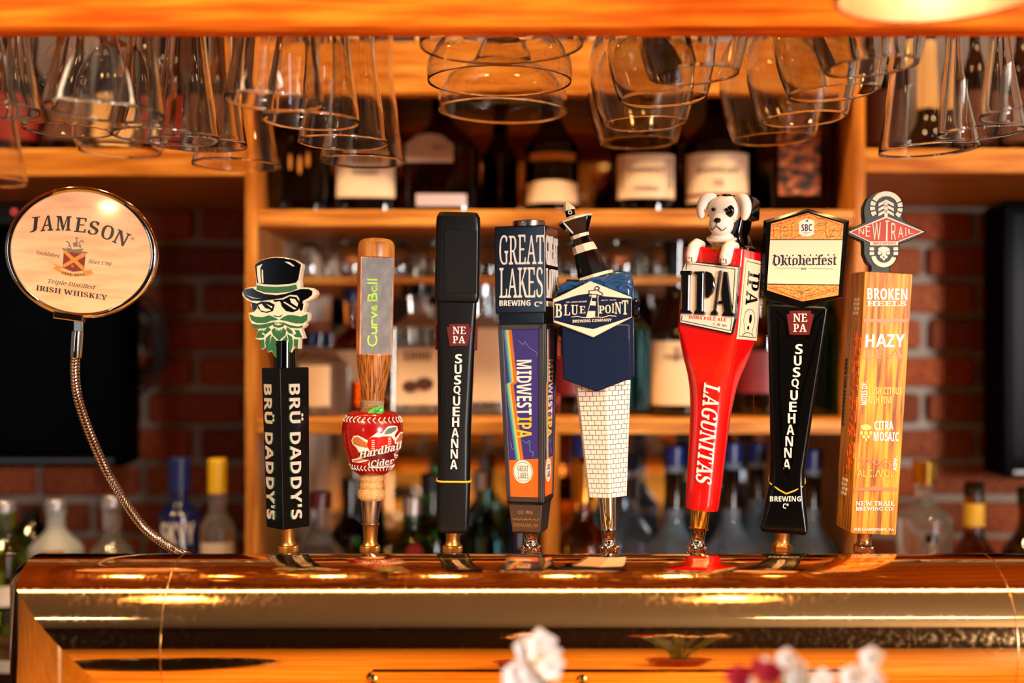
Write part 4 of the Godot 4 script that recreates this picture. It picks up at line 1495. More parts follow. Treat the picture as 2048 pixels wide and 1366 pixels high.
func red_handle() -> void:
	var t := handle(1393, -9.0, 5.0, "glossy red tap handle with a dog head over a white sign")
	ferrule(t, M.chrome, 50.0, 19.0)
	var g := Shape.new()
	g.lathe([Vector2(17, 46), Vector2(21, 48), Vector2(18, 51), Vector2(20.5, 104), Vector2(0, 104)], 32)
	add(t, "gold_sleeve", g, M.gold)
	var yaw := -23.0
	var tf := Transform3D(Basis(Vector3.UP, deg_to_rad(yaw)), Vector3(3, 0, 0))
	var b := Shape.new()
	b.xf = tf
	var rows := [[92, 58, 58, 28], [96, 66, 66, 32], [200, 74, 74, 36], [290, 80, 80, 36], [345, 92, 92, 34], [390, 110, 110, 26], [430, 122, 122, 16], [455, 125, 125, 10], [594, 125, 125, 9], [600, 119, 119, 8]]
	var rings := []
	for i in rows.size() - 1:
		for j in 4:
			var u := j / 4.0
			var q := []
			for m in 4:
				q.append(cubic_interpolate(rows[i][m], rows[i + 1][m], rows[maxi(i - 1, 0)][m], rows[mini(i + 2, rows.size() - 1)][m], u))
			rings.append(rounded(q[1], q[2], q[3], q[0], 0, 0, 6))
	rings.append(rounded(119, 119, 8, 600, 0, 0, 6))
	b.loft(rings)
	add(t, "body", b, M.red, 50.0, "glossy red body narrowing to a round grip")
	# brewery name running down the grip
	var w := Shape.new()
	var bend := func(v: Vector3) -> Vector3:
		var y := v.y
		var r := 37.0 + 3.0 * clampf((y - 200.0) / 90.0, -1.0, 1.0) + maxf(0.0, y - 290.0) * 0.17
		var a := clampf(v.x / r, -1.4, 1.4)
		return Vector3(3.0 + sin(a) * (r + v.z), y, cos(a) * (r + v.z))
	w.warp = bend
	glyphs(w, "LAGUNITAS", "R", Vector3(-17, 342, -0.5), Vector3(0, -196, 0), Vector3(30, -6, 0), Vector3(0, 0, 3.4))
	add(t, "lettering", w, M.white)
	# front sign
	draw_from(1350, 385, 4.479)
	var sg := Shape.new()
	on_face(sg, yaw, 66.0, 3)
	var xf := sg.xf
	var pts := P([98,620, 562,688, 530,1130, 500,1275, 50,1175, 62,720])
	sg.slab(pts, 60.0, 68.5, 1.5)
	var edge := add(t, "sign_edge", sg, M.gloss_black)
	var pa := Shape.new()
	pa.xf = xf
	pa.slab(P([105,632, 552,698, 520,1130, 492,1262, 58,1165, 72,725]), 68.0, 69.2)
	var sign := add(t, "sign", pa, M.white, 30.0, "white sign with large black lettering")
	var rim := Shape.new()
	rim.xf = xf
	rim.stroke(P([165,655, 528,712, 505,1120]), 1.2, 69.0, 69.8)
	rim.stroke(P([115,645, 110,700]), 1.2, 69.0, 69.8)
	rim.stroke(P([75,1110, 68,1150, 490,1242, 500,1140]), 1.2, 69.0, 69.8)
	add(sign, "border_line", rim, M.gloss_black)
	var big := Shape.new()
	big.xf = xf
	for q in [
		[65,712, 160,716, 165,740, 148,760, 142,1060, 165,1085, 160,1094, 58,1090, 62,1070, 75,1050, 80,760, 62,738],
		[185,722, 262,722, 268,740, 262,1070, 280,1085, 275,1103, 185,1098, 188,1075, 203,1055, 208,755, 190,740], [283,722, 330,740, 358,790, 362,860, 340,920, 305,958, 283,950],
		[402,722, 420,722, 372,1065, 388,1090, 383,1110, 325,1105, 330,1080, 352,1062], [440,730, 470,738, 512,1085, 530,1105, 525,1122, 425,1115, 430,1090, 440,1075, 430,1010, 392,1010, 396,985, 425,985, 420,905, 432,800]]:
		big.slab(P(q), 69.0, 75.0, 1.6)
	add(sign, "raised_letter", big, M.gloss_black, 30.0, "raised glossy black letters IPA")
	var ri := Shape.new()
	ri.xf = xf
	text3(ri, "INDIA PALE ALE", "R", [130,1133, 455,1163, 132,1106], 69.0, 0.6)
	add(sign, "red_lettering", ri, M.red_ink)
	var bi := Shape.new()
	bi.xf = xf
	text3(bi, "6.2% ABV", "m", [342,1190, 460,1212, 344,1170], 69.0, 0.6)
	add(sign, "small_lettering", bi, M.dark_ink)
	off_face()
	# white panel on the side
	var sp := Shape.new()
	on_face(sp, yaw + 90.0, 62.5, 3)
	var xs := sp.xf
	off_face()
	sp.slab(PackedVector2Array([Vector2(-52, 432), Vector2(52, 432), Vector2(50, 590), Vector2(-50, 590)]), 61.0, 63.6, 0.5)
	var side := add(t, "side_panel", sp, M.cream)
	var si := Shape.new()
	si.xf = xs
	var fr := PackedVector2Array([Vector2(-46, 438), Vector2(46, 438), Vector2(44, 584), Vector2(-44, 584), Vector2(-46, 438)])
	si.stroke(fr, 1.4, 63.4, 64.0)
	glyphs(si, "IPA", "R", Vector3(-28, 566, 63.4), Vector3(0, -66, 0), Vector3(62, 0, 0), Vector3(0, 0, 1.0))
	disc(si, Vector2(6, 474), Vector2(7, 9), 63.4, 64.0)
	disc(si, Vector2(-2, 456), Vector2(5, 4), 63.4, 64.0)
	for q in [[-24, 486, -30, 470, -20, 452, -22, 440], [24, 486, 32, 470, 22, 452, 24, 440], [-24, 486, -8, 492, 10, 492, 24, 486], [-30, 440, -12, 446, 14, 446, 30, 440]]:
		var line := PackedVector2Array()
		for i in range(0, 8, 2):
			line.append(Vector2(q[i], q[i + 1]))
		si.stroke(line, 1.2, 63.4, 64.0)
	add(side, "print", si, M.gloss_black)
	# the dog: a black block behind, a white head with black markings, two paws over the sign
	var bk := Shape.new()
	bk.xf = tf
	bk.loft(square_rings([[596, 100, 62], [612, 102, 64], [618, 84, 60, 8, 0, -6], [640, 60, 60, 10, 2, -6], [668, 62, 60, 10, 4, -6], [672, 92, 60, 10, 4, -6], [706, 96, 60, 12, 2, -6], [714, 84, 52, 12, 2, -6]], 8.0, 4.0, -4.0))
	var dog := add(t, "dog_block", bk, M.gloss_black, 40.0, "glossy black back of the dog")
	var hd := Shape.new()
	hd.xf = tf
	hd.ball(Vector3(2, 684, 22), Vector3(36, 30, 22), Basis.IDENTITY, 28, 18)
	hd.ball(Vector3(0, 655, 30), Vector3(25, 26, 22), Basis.IDENTITY, 28, 18)
	hd.ball(Vector3(0, 625, 20), Vector3(27, 18, 20), Basis.IDENTITY, 24, 14)
	add(dog, "head", hd, M.white, 60.0, "white dog head with black markings")
	for s in [-1.0, 1.0]:
		var ear := Shape.new()
		ear.xf = tf
		ear.tube(curve([Vector3(s * 20 + 2, 710, 22), Vector3(s * 40 + 2, 704, 28), Vector3(s * 47 + 2, 684, 30), Vector3(s * 44 + 2, 664, 30)], 6), [4.0, 6, 8, 9, 10, 10.5, 11, 11, 11, 11, 11, 10.5, 10, 9.5, 9, 8, 7, 5.5, 3.0], 14)
		add(dog, "ear", ear, M.white if s < 0 else M.white, 60.0)
		var paw := Shape.new()
		paw.xf = tf
		var px := -38.0 if s < 0 else 33.0
		paw.tube(PackedVector3Array([Vector3(px, 612, 30), Vector3(px, 612, 54), Vector3(px, 604, 67), Vector3(px, 588, 73), Vector3(px, 577, 74), Vector3(px, 572, 73)]), [9.0, 11.0, 12.0, 12.5, 11.0, 6.0], 16)
		var pw := add(dog, "paw", paw, M.white, 60.0)
		var toes := Shape.new()
		toes.xf = tf
		for q in [-5.0, 0.5, 6.0]:
			toes.tube(PackedVector3Array([Vector3(px + q, 574, 82), Vector3(px + q, 583, 85.6)]), [0.8], 6)
		add(pw, "toe_line", toes, M.gloss_black)
		var eye := Shape.new()
		eye.xf = tf
		eye.ball(Vector3(s * 14 + 1, 682, 44), Vector3(5.0, 4.0, 3.0), Basis.IDENTITY, 16, 10)
		add(dog, "eye", eye, M.gloss_black)
	var patch := Shape.new()
	patch.xf = tf
	patch.ball(Vector3(16, 681, 36), Vector3(12, 14, 7.2), Basis.IDENTITY, 20, 12)
	patch.ball(Vector3(4, 711, 24), Vector3(12, 5, 10), Basis.IDENTITY, 16, 10)
	add(dog, "eye_patch", patch, M.gloss_black, 60.0)
	var ns := Shape.new()
	ns.xf = tf
	ns.ball(Vector3(0, 660, 51), Vector3(7.5, 5.5, 4.0), Basis.IDENTITY, 16, 10)
	ns.tube(curve([Vector3(-18, 650, 43), Vector3(-11, 641, 48), Vector3(0, 648, 52), Vector3(11, 641, 48), Vector3(18, 650, 43)], 6), [0.9], 6)
	ns.tube(PackedVector3Array([Vector3(0, 656, 53), Vector3(0, 648, 52.5)]), [0.9], 6)
	add(dog, "muzzle", ns, M.gloss_black, 60.0)
	var col := Shape.new()
	col.xf = tf
	var cp := PackedVector3Array()
	for i in 33:
		var a := PI * i / 32.0
		cp.append(Vector3(cos(a) * 28.5, 628 - sin(a) * 8.0, 20 + sin(a) * 21.5))
	col.tube(cp, [3.2], 10)
	add(dog, "collar", col, M.cream)
	var tg := Shape.new()
	tg.xf = tf * Transform3D(Basis(Vector3.RIGHT, PI / 2), Vector3(6, 606, 62))
	tg.lathe([Vector2(0, 2), Vector2(8, 2), Vector2(8.5, 0), Vector2(8, -2), Vector2(0, -2)], 24)
	add(dog, "tag", tg, M.gold)
	var rd := Shape.new()
	rd.xf = tf
	rd.box(Vector3(-58, 578, 40), Vector3(56, 606, 64), 5.0)
	add(t, "upper_ledge", rd, M.red, 50.0)

func hexagon_handle() -> void:
	var t := handle(1563, -13.5, 3.0, "black waisted tap handle with a six-sided beer sign on top")
	ferrule(t, M.old_brass, 52.0, 17.5, true)
	var b := Shape.new()
	var rows := [[43, 84, 56, 6, 2], [50, 93, 64, 6, 2], [60, 90, 62, 8, 3], [100, 80, 54, 12, 3], [140, 70, 46, 12, 3], [165, 68, 44, 12, 3], [205, 72, 44, 10, 3.5], [300, 86, 46, 8, 4], [400, 103, 50, 7, 5], [488, 118, 52, 6, 5], [494, 114, 48, 6, 5]]
	var rings := []
	for q in rows:
		rings.append(rounded(q[1], q[2], q[3], q[0], q[4], 0, 4))
	b.loft(rings)
	add(t, "body", b, M.black, 40.0, "glossy black waisted body")
	# raised panel with the name
	var lip := Shape.new()
	for a in [[1553,622, 1570,640, 1575,672, 1585,674], [1645,622, 1628,640, 1618,674, 1610,676], [1556,640, 1560,800, 1568,930, 1575,945, 1583,930, 1600,800, 1640,640]]:
		lip.stroke(P(a), 2.4, 20.0, 26.5)
	add(t, "raised_line", lip, M.gloss_black)
	keystone(t, Transform3D(), [1599, 646, 26, 24], 25.5)
	var l := Shape.new()
	var word := "SUSQUEHANNA"
	for i in word.length():
		var u := i / 10.0
		var cx := lerpf(1597.0, 1573.5, u)
		var cy := lerpf(698.0, 926.0, u)
		text(l, word[i], "S", cx - 7.2, cy - 9.8, cx + 7.2, cy + 9.8, 20.0, lerpf(5.6, 3.0, u))
	text3(l, "BREWING", "S", [1541,1000, 1601,998, 1541,990], 26.0, 2.0)
	text3(l, "Cº", "S", [1566,1013, 1577,1013, 1566,1003], 27.0, 2.0)
	add(t, "lettering", l, M.white, 30.0, "white letters stacked down the body")
	var y := Shape.new()
	y.tube(PackedVector3Array([Vector3(-31, 152, -8), Vector3(-32, 145, 8), Vector3(-28, 138, 20), Vector3(-12, 128, 24.4), Vector3(3, 121, 25.2), Vector3(18, 128, 24.4), Vector3(33, 137, 20), Vector3(38, 144, 8), Vector3(37, 151, -8)]), [1.7], 8)
	add(t, "yellow_line", y, M.yellow)
	# six-sided sign
	draw_from(1510, 400, 4.553)
	var s := Shape.new()
	s.slab(P([470,95, 830,215, 770,890, 425,985, 60,890, 85,195]), -16.0, 32.0, 6.0)
	var hs := add(t, "sign_case", s, M.black, 30.0, "black six-sided sign case")
	var p := Shape.new()
	p.slab(P([475,135, 785,240, 740,882, 422,935, 113,830, 150,225]), 31.0, 33.0)
	add(hs, "recess", p, M.gloss_black)
	var m := Shape.new()
	m.slab(P([475,140, 780,243, 772,382, 143,368, 152,228]), 33.0, 33.6)
	var mp := add(hs, "map_print", m, M.map_paper, 30.0, "orange road map print")
	var m2 := Shape.new()
	m2.slab(P([118,775, 742,788, 736,878, 422,930, 117,826]), 33.0, 33.6)
	add(hs, "map_print", m2, M.map_paper)
	var c := Shape.new()
	c.slab(P([143,376, 772,388, 743,782, 118,768]), 33.0, 33.7)
	var lab := add(hs, "name_label", c, M.cream, 30.0, "cream beer name label")
	var nv := Shape.new()
	nv.stroke(P([143,372, 772,385]), 1.8, 33.5, 34.1)
	nv.stroke(P([118,771, 743,786]), 1.8, 33.5, 34.1)
	# blackletter-like name: upright letters with pointed feet and hairlines
	text3(nv, "Oktoberfest", "R", [170,602, 722,608, 172,512], 33.6, 0.7)
	for i in 11:
		var x := 178.0 + i * 51.0
		nv.slab(P([x + 4,518, x + 12,508, x + 20,518, x + 12,528]), 33.6, 34.2)
		nv.slab(P([x + 4,602, x + 12,593, x + 20,603, x + 12,612]), 33.6, 34.2)
	nv.stroke(P([168,520, 185,506, 175,560, 166,590, 200,606]), 1.4, 33.6, 34.2)
	text3(nv, "BEER", "S", [415,645, 463,646, 415,628], 33.6, 0.6)
	add(lab, "lettering", nv, M.navy)
	var rl := Shape.new()
	rl.stroke(P([195,628, 403,633]), 0.9, 33.6, 34.1)
	rl.stroke(P([480,637, 692,644]), 0.9, 33.6, 34.1)
	add(lab, "rule", rl, M.grey_green)
	var roads := Shape.new()
	for a in [[175,350, 170,240, 260,225, 380,175, 500,150, 560,190, 640,205, 770,262, 745,360], [380,175, 420,160, 470,150], [330,368, 400,335, 540,300], [120,800, 250,850, 400,905, 560,860, 735,800], [150,790, 300,870, 425,925], [740,820, 560,880, 440,910], [400,790, 410,850, 422,925]]:
		roads.stroke(P(a), 1.1, 33.5, 33.95)
	add(mp, "red_road", roads, M.red_ink).set_meta("kind", "stuff")
	var rv := Shape.new()
	for a in [[235,368, 230,290, 245,230, 225,205], [320,365, 340,300, 330,250, 350,200], [640,375, 620,300, 632,230, 600,190, 610,180], [480,165, 475,200], [660,370, 690,300, 740,310, 770,280], [160,290, 200,285, 260,300, 330,290], [545,250, 600,255, 640,240], [130,815, 230,800, 330,830, 420,850, 520,810], [610,790, 640,830, 730,850], [330,800, 420,850, 540,870], [500,860, 560,820, 600,850]]:
		rv.stroke(P(a), 0.7, 33.5, 33.9)
	for q in [[560,228,80], [250,258,50], [355,292,70], [655,292,60], [560,290,40], [250,335,55], [555,185,70], [190,252,45], [640,350,65], [450,825,55], [470,872,50], [320,850,70]]:
		for k in 3:
			rv.stroke(P([q[0] + q[2] * k / 3.0, q[1] + 5, q[0] + q[2] * (k + 0.7) / 3.0, q[1] + 5]), 1.1, 33.5, 33.9)
	add(mp, "map_line", rv, M.dark_ink)
	var town := Shape.new()
	for i in 8:
		var a := TAU * i / 8.0
		var o := L(420, 853)
		town.slab(PackedVector2Array([o, o + Vector2(cos(a - 0.35), sin(a - 0.35)) * 2.2, o + Vector2(cos(a), sin(a)) * 5.0, o + Vector2(cos(a + 0.35), sin(a + 0.35)) * 2.2]), 33.5, 34.2)
	add(mp, "compass_star", town, M.grey_green)
	var bd := Shape.new()
	bd.slab(P([398,215, 430,200, 465,192, 500,200, 530,212, 524,330, 495,345, 462,352, 430,342, 395,325]), 33.5, 34.6)
	var badge := add(hs, "badge", bd, M.white)
	var bi := Shape.new()
	text(bi, "SBC", "S", 418, 240, 510, 303, 34.4, 0.6)
	text(bi, "BREWING", "S", 430, 312, 495, 320, 34.4, 0.4)
	bi.slab(P([456,203, 476,203, 470,220, 462,220]), 34.4, 34.9)
	bi.slab(P([452,326, 464,322, 460,333]), 34.4, 34.9)
	add(badge, "lettering", bi, M.navy)
	off_face()

func wood_handle() -> void:
	var t := handle(1727, -16.0, 3.2, "amber wood block tap handle with a diamond trail emblem on top")
	ferrule(t, M.seam, 54.0, 21.0)
	var yaw := 18.6
	var cx := 1.0
	var tf := Transform3D(Basis(Vector3.UP, deg_to_rad(yaw)), Vector3(cx, 0, 0))
	var half := 46.5
	var b := Shape.new()
	b.xf = tf
	b.loft(square_rings([[45, 90, 90], [47, 92, 92], [556, 95, 95], [558, 93, 93]], 2.0))
	add(t, "block", b, M.handle_wood, 30.0, "varnished wood block with printed faces")
	var w := Shape.new()
	on_face(w, yaw, half, cx)
	draw_from(1500, 380, 1.822)
	var xf := w.xf
	var z := 45.6
	for q in [["BROKEN", "S", [425,402, 562,404, 425,362]], ["HEELS", "R", [424,426, 558,426, 424,408]], ["HAZY", "S", [418,572, 552,572, 420,526]], ["NEW TRAIL", "R", [385,1137, 518,1138, 385,1122]], ["BREWING CO.", "R", [385,1155, 516,1156, 385,1142]], ["WILLIAMSPORT, PA", "R", [377,1228, 517,1230, 377,1218]],
		["CITRA", "S", [449,868, 514,868, 449,836]], ["MOSAIC", "S", [446,906, 533,908, 447,874]], ["NOTES OF:", "S", [423,778, 424,696, 404,778]], ["ABV.", "S", [526,1014, 528,962, 513,1014]]]:
		text3(w, q[0], q[1], q[2], z, 2.6)
	add(t, "white_lettering", w, M.white)
	var o := Shape.new()
	o.xf = xf
	text3(o, "IPA", "R", [413,612, 552,612, 414,578], z, 2.4)
	text3(o, "7%", "R", [398,1004, 508,1006, 398,970], z, 2.4)
	o.slab(P([414,472, 564,472, 563,483, 505,483, 485,494, 468,483, 413,483]), z, z + 2.4)
	o.slab(P([379,1084, 528,1084, 528,1075, 478,1073, 456,1065, 436,1073, 380,1075]), z, z + 2.4)
	add(t, "orange_lettering", o, M.orange)
	var y := Shape.new()
	y.xf = xf
	text3(y, "LUSH CITRUS", "S", [429,740, 543,741, 430,715], z, 2.3)
	text3(y, "RICH PINE", "S", [427,772, 509,772, 428,748], z, 2.3)
	text3(y, "ALC./VOL.", "s", [390,1034, 524,1036, 390,1010], z, 2.3)
	for q in [[421,858,22,12], [405,878,7,8], [421,878,8,8], [437,878,7,8], [413,891,7,7], [429,891,7,7], [421,902,5,7]]:
		var c := L(q[0], q[1])
		disc(y, c, Vector2(q[2], q[3]) / 1.822 * 0.92, z, z + 2.3, 0.0, 14)
	add(t, "pale_lettering", y, M.pale_gold)
	# the side face
	off_face()
	var sx := Transform3D(Basis(Vector3.UP, deg_to_rad(yaw - 90.0)), Vector3(cx, 0, 0))
	var s := Shape.new()
	s.xf = sx
	glyphs(s, "NEW TRAIL", "R", Vector3(30, 430, z), Vector3(0, -250, 0), Vector3(14, 0, 0), Vector3(0, 0, 2.6))
	glyphs(s, "BREWING CO.", "R", Vector3(4, 440, z), Vector3(0, -290, 0), Vector3(16, 0, 0), Vector3(0, 0, 2.6))
	add(t, "gold_lettering", s, M.orange)
	var k := Shape.new()
	k.xf = sx
	glyphs(k, "PACK THE ESSENTIALS", "S", Vector3(-40, 385, z), Vector3(0, -135, 0), Vector3(12, 0, 0), Vector3(0, 0, 2.6))
	add(t, "dark_lettering", k, M.dark_ink)
	var hp := Shape.new()
	hp.xf = sx
	for c in [Vector2(6, 490), Vector2(-4, 130)]:
		for i in 12:
			disc(hp, c + Vector2((i % 3 - 1) * 10.0 + (4 if (i / 3) % 2 else 0), (i / 3 - 1.5) * 9.0), Vector2(4.4, 4.0), z, z + 2.6, 0.0, 10)
	add(t, "hop_print", hp, M.cream)
	# emblem
	draw_from(1690, 380, 5.694)
	var e := Shape.new()
	on_face(e, 14.0, 10.0, cx)
	var ex := e.xf
	e.slab(P([285,970, 285,880, 240,830, 205,740, 205,640, 200,600, 40,525, 30,490, 215,380, 205,290, 205,210, 250,110, 340,50, 450,25, 560,55, 625,130, 645,230, 632,330, 650,360, 880,480, 885,500, 700,590, 600,625, 595,720, 560,810, 495,890, 495,970]), -8.0, 12.0, 2.0)
	var em := add(t, "emblem", e, M.slate, 30.0, "slate grey emblem with a red diamond")
	var wh := Shape.new()
	wh.xf = ex
	var c1 := L(452, 230)
	var sc := 1.0 / 5.694 / face_cos
	var el := func(cx_: float, cy_: float, r0: float, r1: float, a0: float, a1: float) -> void:
		wh.ring_flat(L(cx_, cy_), r0 / 5.694, r1 / 5.694, 12.0, 14.0, deg_to_rad(a0), deg_to_rad(a1), 24)
	el.call(452, 215, 128, 182, 28, 152)
	for q in [[6, 22], [-14, 0], [-36, -20]]:
		el.call(452, 215, 128, 182, q[0], q[1])
		el.call(452, 215, 128, 182, 180 - q[1], 180 - q[0])
	for i in 3:
		var yy := 125.0 + i * 55.0
		wh.slab(P([452, yy, 530, yy + 45, 535, yy + 80, 462, yy + 40, 440, yy + 40, 362, yy + 80, 367, yy + 45]), 12.0, 14.0)
	wh.slab(P([430,150, 466,150, 466,320, 430,320]), 12.0, 14.0)
	wh.slab(P([275,600, 580,600, 576,640, 275,640]), 12.0, 14.0)
	for q in [[-175, -15]]:
		el.call(425, 745, 92, 142, -168, -12)
	for yy in [662.0, 714.0]:
		wh.slab(P([270,yy, 318,yy, 318,yy + 36, 270,yy + 36]), 12.0, 14.0)
		wh.slab(P([530,yy, 580,yy, 578,yy + 36, 528,yy + 36]), 12.0, 14.0)
	for q in [[425,690,66,34], [378,725,22,22], [425,742,24,22], [470,725,22,22], [400,770,18,18], [448,770,18,18], [424,796,15,15]]:
		disc(wh, L(q[0], q[1]), Vector2(q[2], q[3]) / 5.694, 12.0, 14.0, 0.0, 20)
	wh.slab(P([45,490, 450,312, 860,490, 580,605, 275,605]), 12.0, 14.4)
	add(em, "white_relief", wh, M.cream)
	var di := Shape.new()
	di.xf = ex
	di.slab(P([70,490, 450,332, 835,490, 575,596, 280,596]), 14.2, 15.4)
	var dm := add(em, "diamond", di, M.rust, 30.0, "rust red diamond")
	var tx := Shape.new()
	tx.xf = ex
	for q in [["N", 148,455,207,517], ["E", 225,425,272,543], ["W", 296,385,388,578], ["R", 500,390,552,578], ["A", 575,430,632,556], ["I", 646,448,668,532], ["L", 685,462,738,512]]:
		text(tx, q[0], "s", q[1], q[2], q[3], q[4], 15.2, 1.2)
	tx.slab(P([438,362, 480,362, 480,378, 462,378, 460,594, 442,594, 448,378, 438,378]), 15.2, 16.4)
	add(dm, "lettering", tx, M.cream)
	var bw := Shape.new()
	bw.xf = ex
	text(bw, "BREWING", "R", 308, 608, 560, 630, 13.9, 0.8)
	add(em, "small_lettering", bw, M.rust)
	off_face()

# ---------- the oval sign on its flexible arm ----------
func round_sign() -> void:
	frame(165, 8.0, 505)
	var where := spot(165, 505, 1.21)
	var t := thing("oval_sign", "oval cream whiskey sign in a chrome rim on a flexible metal arm", "sign", where)
	var turned := Basis(Vector3.UP, deg_to_rad(5.0)) * Basis(Vector3.FORWARD, lean)
	var grow := Vector3(1.13, 1.0, 1.0)
	var along := Transform3D(Basis(turned) * Basis.from_scale(grow) * Basis(Vector3.RIGHT, PI / 2), Vector3.ZERO)
	var flat := Transform3D(turned, Vector3.ZERO)
	var back := Shape.new()
	back.xf = along
	back.lathe([Vector2(0, -26), Vector2(100, -26), Vector2(122, -20), Vector2(129, -8)], 72)
	add(t, "back_shell", back, M.chrome)
	var rim := Shape.new()
	rim.xf = along
	rim.lathe([Vector2(129, -10), Vector2(132, -9), Vector2(132.5, -2), Vector2(131, -0.5), Vector2(132.5, 1), Vector2(132.5, 6), Vector2(130, 9), Vector2(126, 10.5), Vector2(122, 9), Vector2(120.5, 5), Vector2(120, 2)], 96)
	add(t, "rim", rim, M.chrome, 40.0, "chrome rim")
	var face := Shape.new()
	face.xf = along
	var prof := []
	for i in 13:
		var r := 121.0 * (1.0 - i / 12.0)
		prof.append(Vector2(r, 6.0 + 6.0 * (1.0 - pow(r / 121.0, 2.0))))
	face.lathe(prof, 96)
	var fc := add(t, "face", face, M.sign_face, 60.0, "glossy domed cream face")
	var dome := func(v: Vector3) -> Vector3:
		var q := Vector2(v.x / 1.13, v.y).length() / 121.0
		return Vector3(v.x, v.y, v.z + 6.0 + 6.0 * (1.0 - q * q))
	draw_from(40, 400, 6.208)
	var ink := Shape.new()
	ink.xf = flat
	ink.warp = dome
	for q in [["J", 150,412, 262,400, 165,222], ["A", 285,398, 437,385, 300,205], ["M", 470,385, 655,388, 478,203], ["E", 690,400, 830,412, 715,218], ["S", 850,425, 975,445, 890,255], ["O", 1005,475, 1150,510, 1050,300], ["N", 1150,520, 1310,590, 1230,360]]:
		text3(ink, q[0], "R", q.slice(1), 0.2, 0.5)
	ink.ring_flat(L(1402, 480), 2.6, 3.1, 0.2, 0.6, 0.0, TAU, 16)
	text3(ink, "R", "S", [1396,489, 1409,491, 1397,471], 0.2, 0.4)
	text3(ink, "IRISH WHISKEY", "R", [225,1128, 1085,1250, 232,1066], 0.2, 0.5)
	text3(ink, "Established", "r", [230,680, 510,725, 245,632], 0.2, 0.4)
	text3(ink, "Since 1780", "r", [865,785, 1135,825, 880,738], 0.2, 0.4)
	text3(ink, "Triple Distilled", "r", [350,1050, 925,1130, 385,985], 0.2, 0.4)
	add(fc, "lettering", ink, M.dark_ink)
	var gr := Shape.new()
	gr.xf = flat
	gr.warp = dome
	gr.slab(P([545,602, 870,655, 838,670, 815,885, 680,900, 550,850, 570,640]), 0.2, 0.6)
	for a in [[610,600, 650,625, 740,650, 780,640, 800,610], [600,520, 640,540, 630,580], [720,470, 730,560], [720,470, 745,485], [770,520, 790,510, 810,530], [680,545, 740,530], [690,580, 780,575], [760,530, 770,600], [640,560, 660,610]]:
		gr.stroke(P(a), 2.2, 0.2, 0.6)
	gr.slab(P([610,595, 680,620, 800,610, 780,655, 700,665, 640,640]), 0.2, 0.7)
	gr.slab(P([680,540, 740,530, 735,580, 690,585]), 0.2, 0.7)
	var crest := add(fc, "crest", gr, M.crest_grey, 30.0, "red and gold shield with a sailing ship")
	var rd := Shape.new()
	rd.xf = flat
	rd.warp = dome
	rd.slab(P([575,645, 832,680, 810,875, 680,890, 560,842]), 0.5, 0.9)
	add(crest, "shield", rd, M.crest_red)
	var gd := Shape.new()
	gd.xf = flat
	gd.warp = dome
	gd.slab(P([575,630, 600,632, 830,850, 812,880, 790,875, 565,660]), 0.8, 1.2)
	gd.slab(P([840,668, 836,700, 580,845, 555,840, 560,810, 800,660]), 0.8, 1.2)
	for i in 4:
		var aa := PI * i / 4.0
		var c := L(675, 828)
		gd.stroke(PackedVector2Array([c - Vector2(cos(aa), sin(aa)) * 3.4, c + Vector2(cos(aa), sin(aa)) * 3.4]), 0.7, 0.8, 1.2)
	gd.slab(P([455,795, 480,810, 545,838, 530,870, 600,905, 700,925, 800,915, 810,885, 900,868, 912,880, 905,900, 930,915, 870,940, 800,950, 700,960, 600,945, 500,895, 430,850, 470,842]), 0.2, 0.7)
	add(crest, "ribbon", gd, M.crest_gold)
	var rb := Shape.new()
	rb.xf = flat
	rb.warp = dome
	for i in 8:
		var word := "SINEMETU"
		var x := 545.0 + i * 33.0 + (24.0 if i > 3 else 0.0)
		var yy := 910.0 + 28.0 * sin((x - 520.0) / 330.0 * PI * 0.75)
		text(rb, word[i], "S", x, yy - 14, x + 22, yy + 12, 0.6, 0.4)
	add(crest, "ribbon_lettering", rb, M.dark_ink)
	frame(165, 0.0, 505)
	# clip, post and sleeve under the sign
	var cl := Shape.new()
	cl.xf = flat
	cl.slab(PackedVector2Array([Vector2(-36, -139), Vector2(22, -139), Vector2(22, -124), Vector2(-36, -124)]), -11.0, 12.0, 2.0)
	add(t, "clip", cl, M.chrome)
	var ps := Shape.new()
	ps.box(Vector3(-16, -165, -6), Vector3(0, -128, 6), 1.5)
	add(t, "post", ps, M.steel)
	var sv := Shape.new()
	sv.xf = Transform3D(Basis(Vector3.FORWARD, 0.06), Vector3(-12, -196, 0))
	sv.lathe([Vector2(0, -16), Vector2(10.5, -16), Vector2(11.5, 0), Vector2(11.5, 36), Vector2(10, 38), Vector2(0, 38)], 28)
	add(t, "sleeve", sv, M.chrome)
	# the arm: a tube wound of narrow ribs
	var arm := Shape.new()
	var pts := []
	for q in [[152, 700, 1.21], [150, 745, 1.21], [157, 800, 1.21], [185, 880, 1.21], [224, 962, 1.21], [285, 1052, 1.2], [345, 1098, 1.185], [375, 1112, 1.165]]:
		pts.append((spot(q[0], q[1], q[2]) - where) / HM)
	var smooth := curve(pts, 40)
	var even := PackedVector3Array([smooth[0]])
	for i in range(1, smooth.size()):
		while even[-1].distance_to(smooth[i]) > 2.2:
			even.append(even[-1] + (smooth[i] - even[-1]).normalized() * 2.2)
	arm.tube(even, [9.7, 9.7, 8.3], 16)
	add(t, "flexible_arm", arm, M.chrome, 30.0, "ribbed flexible metal arm")

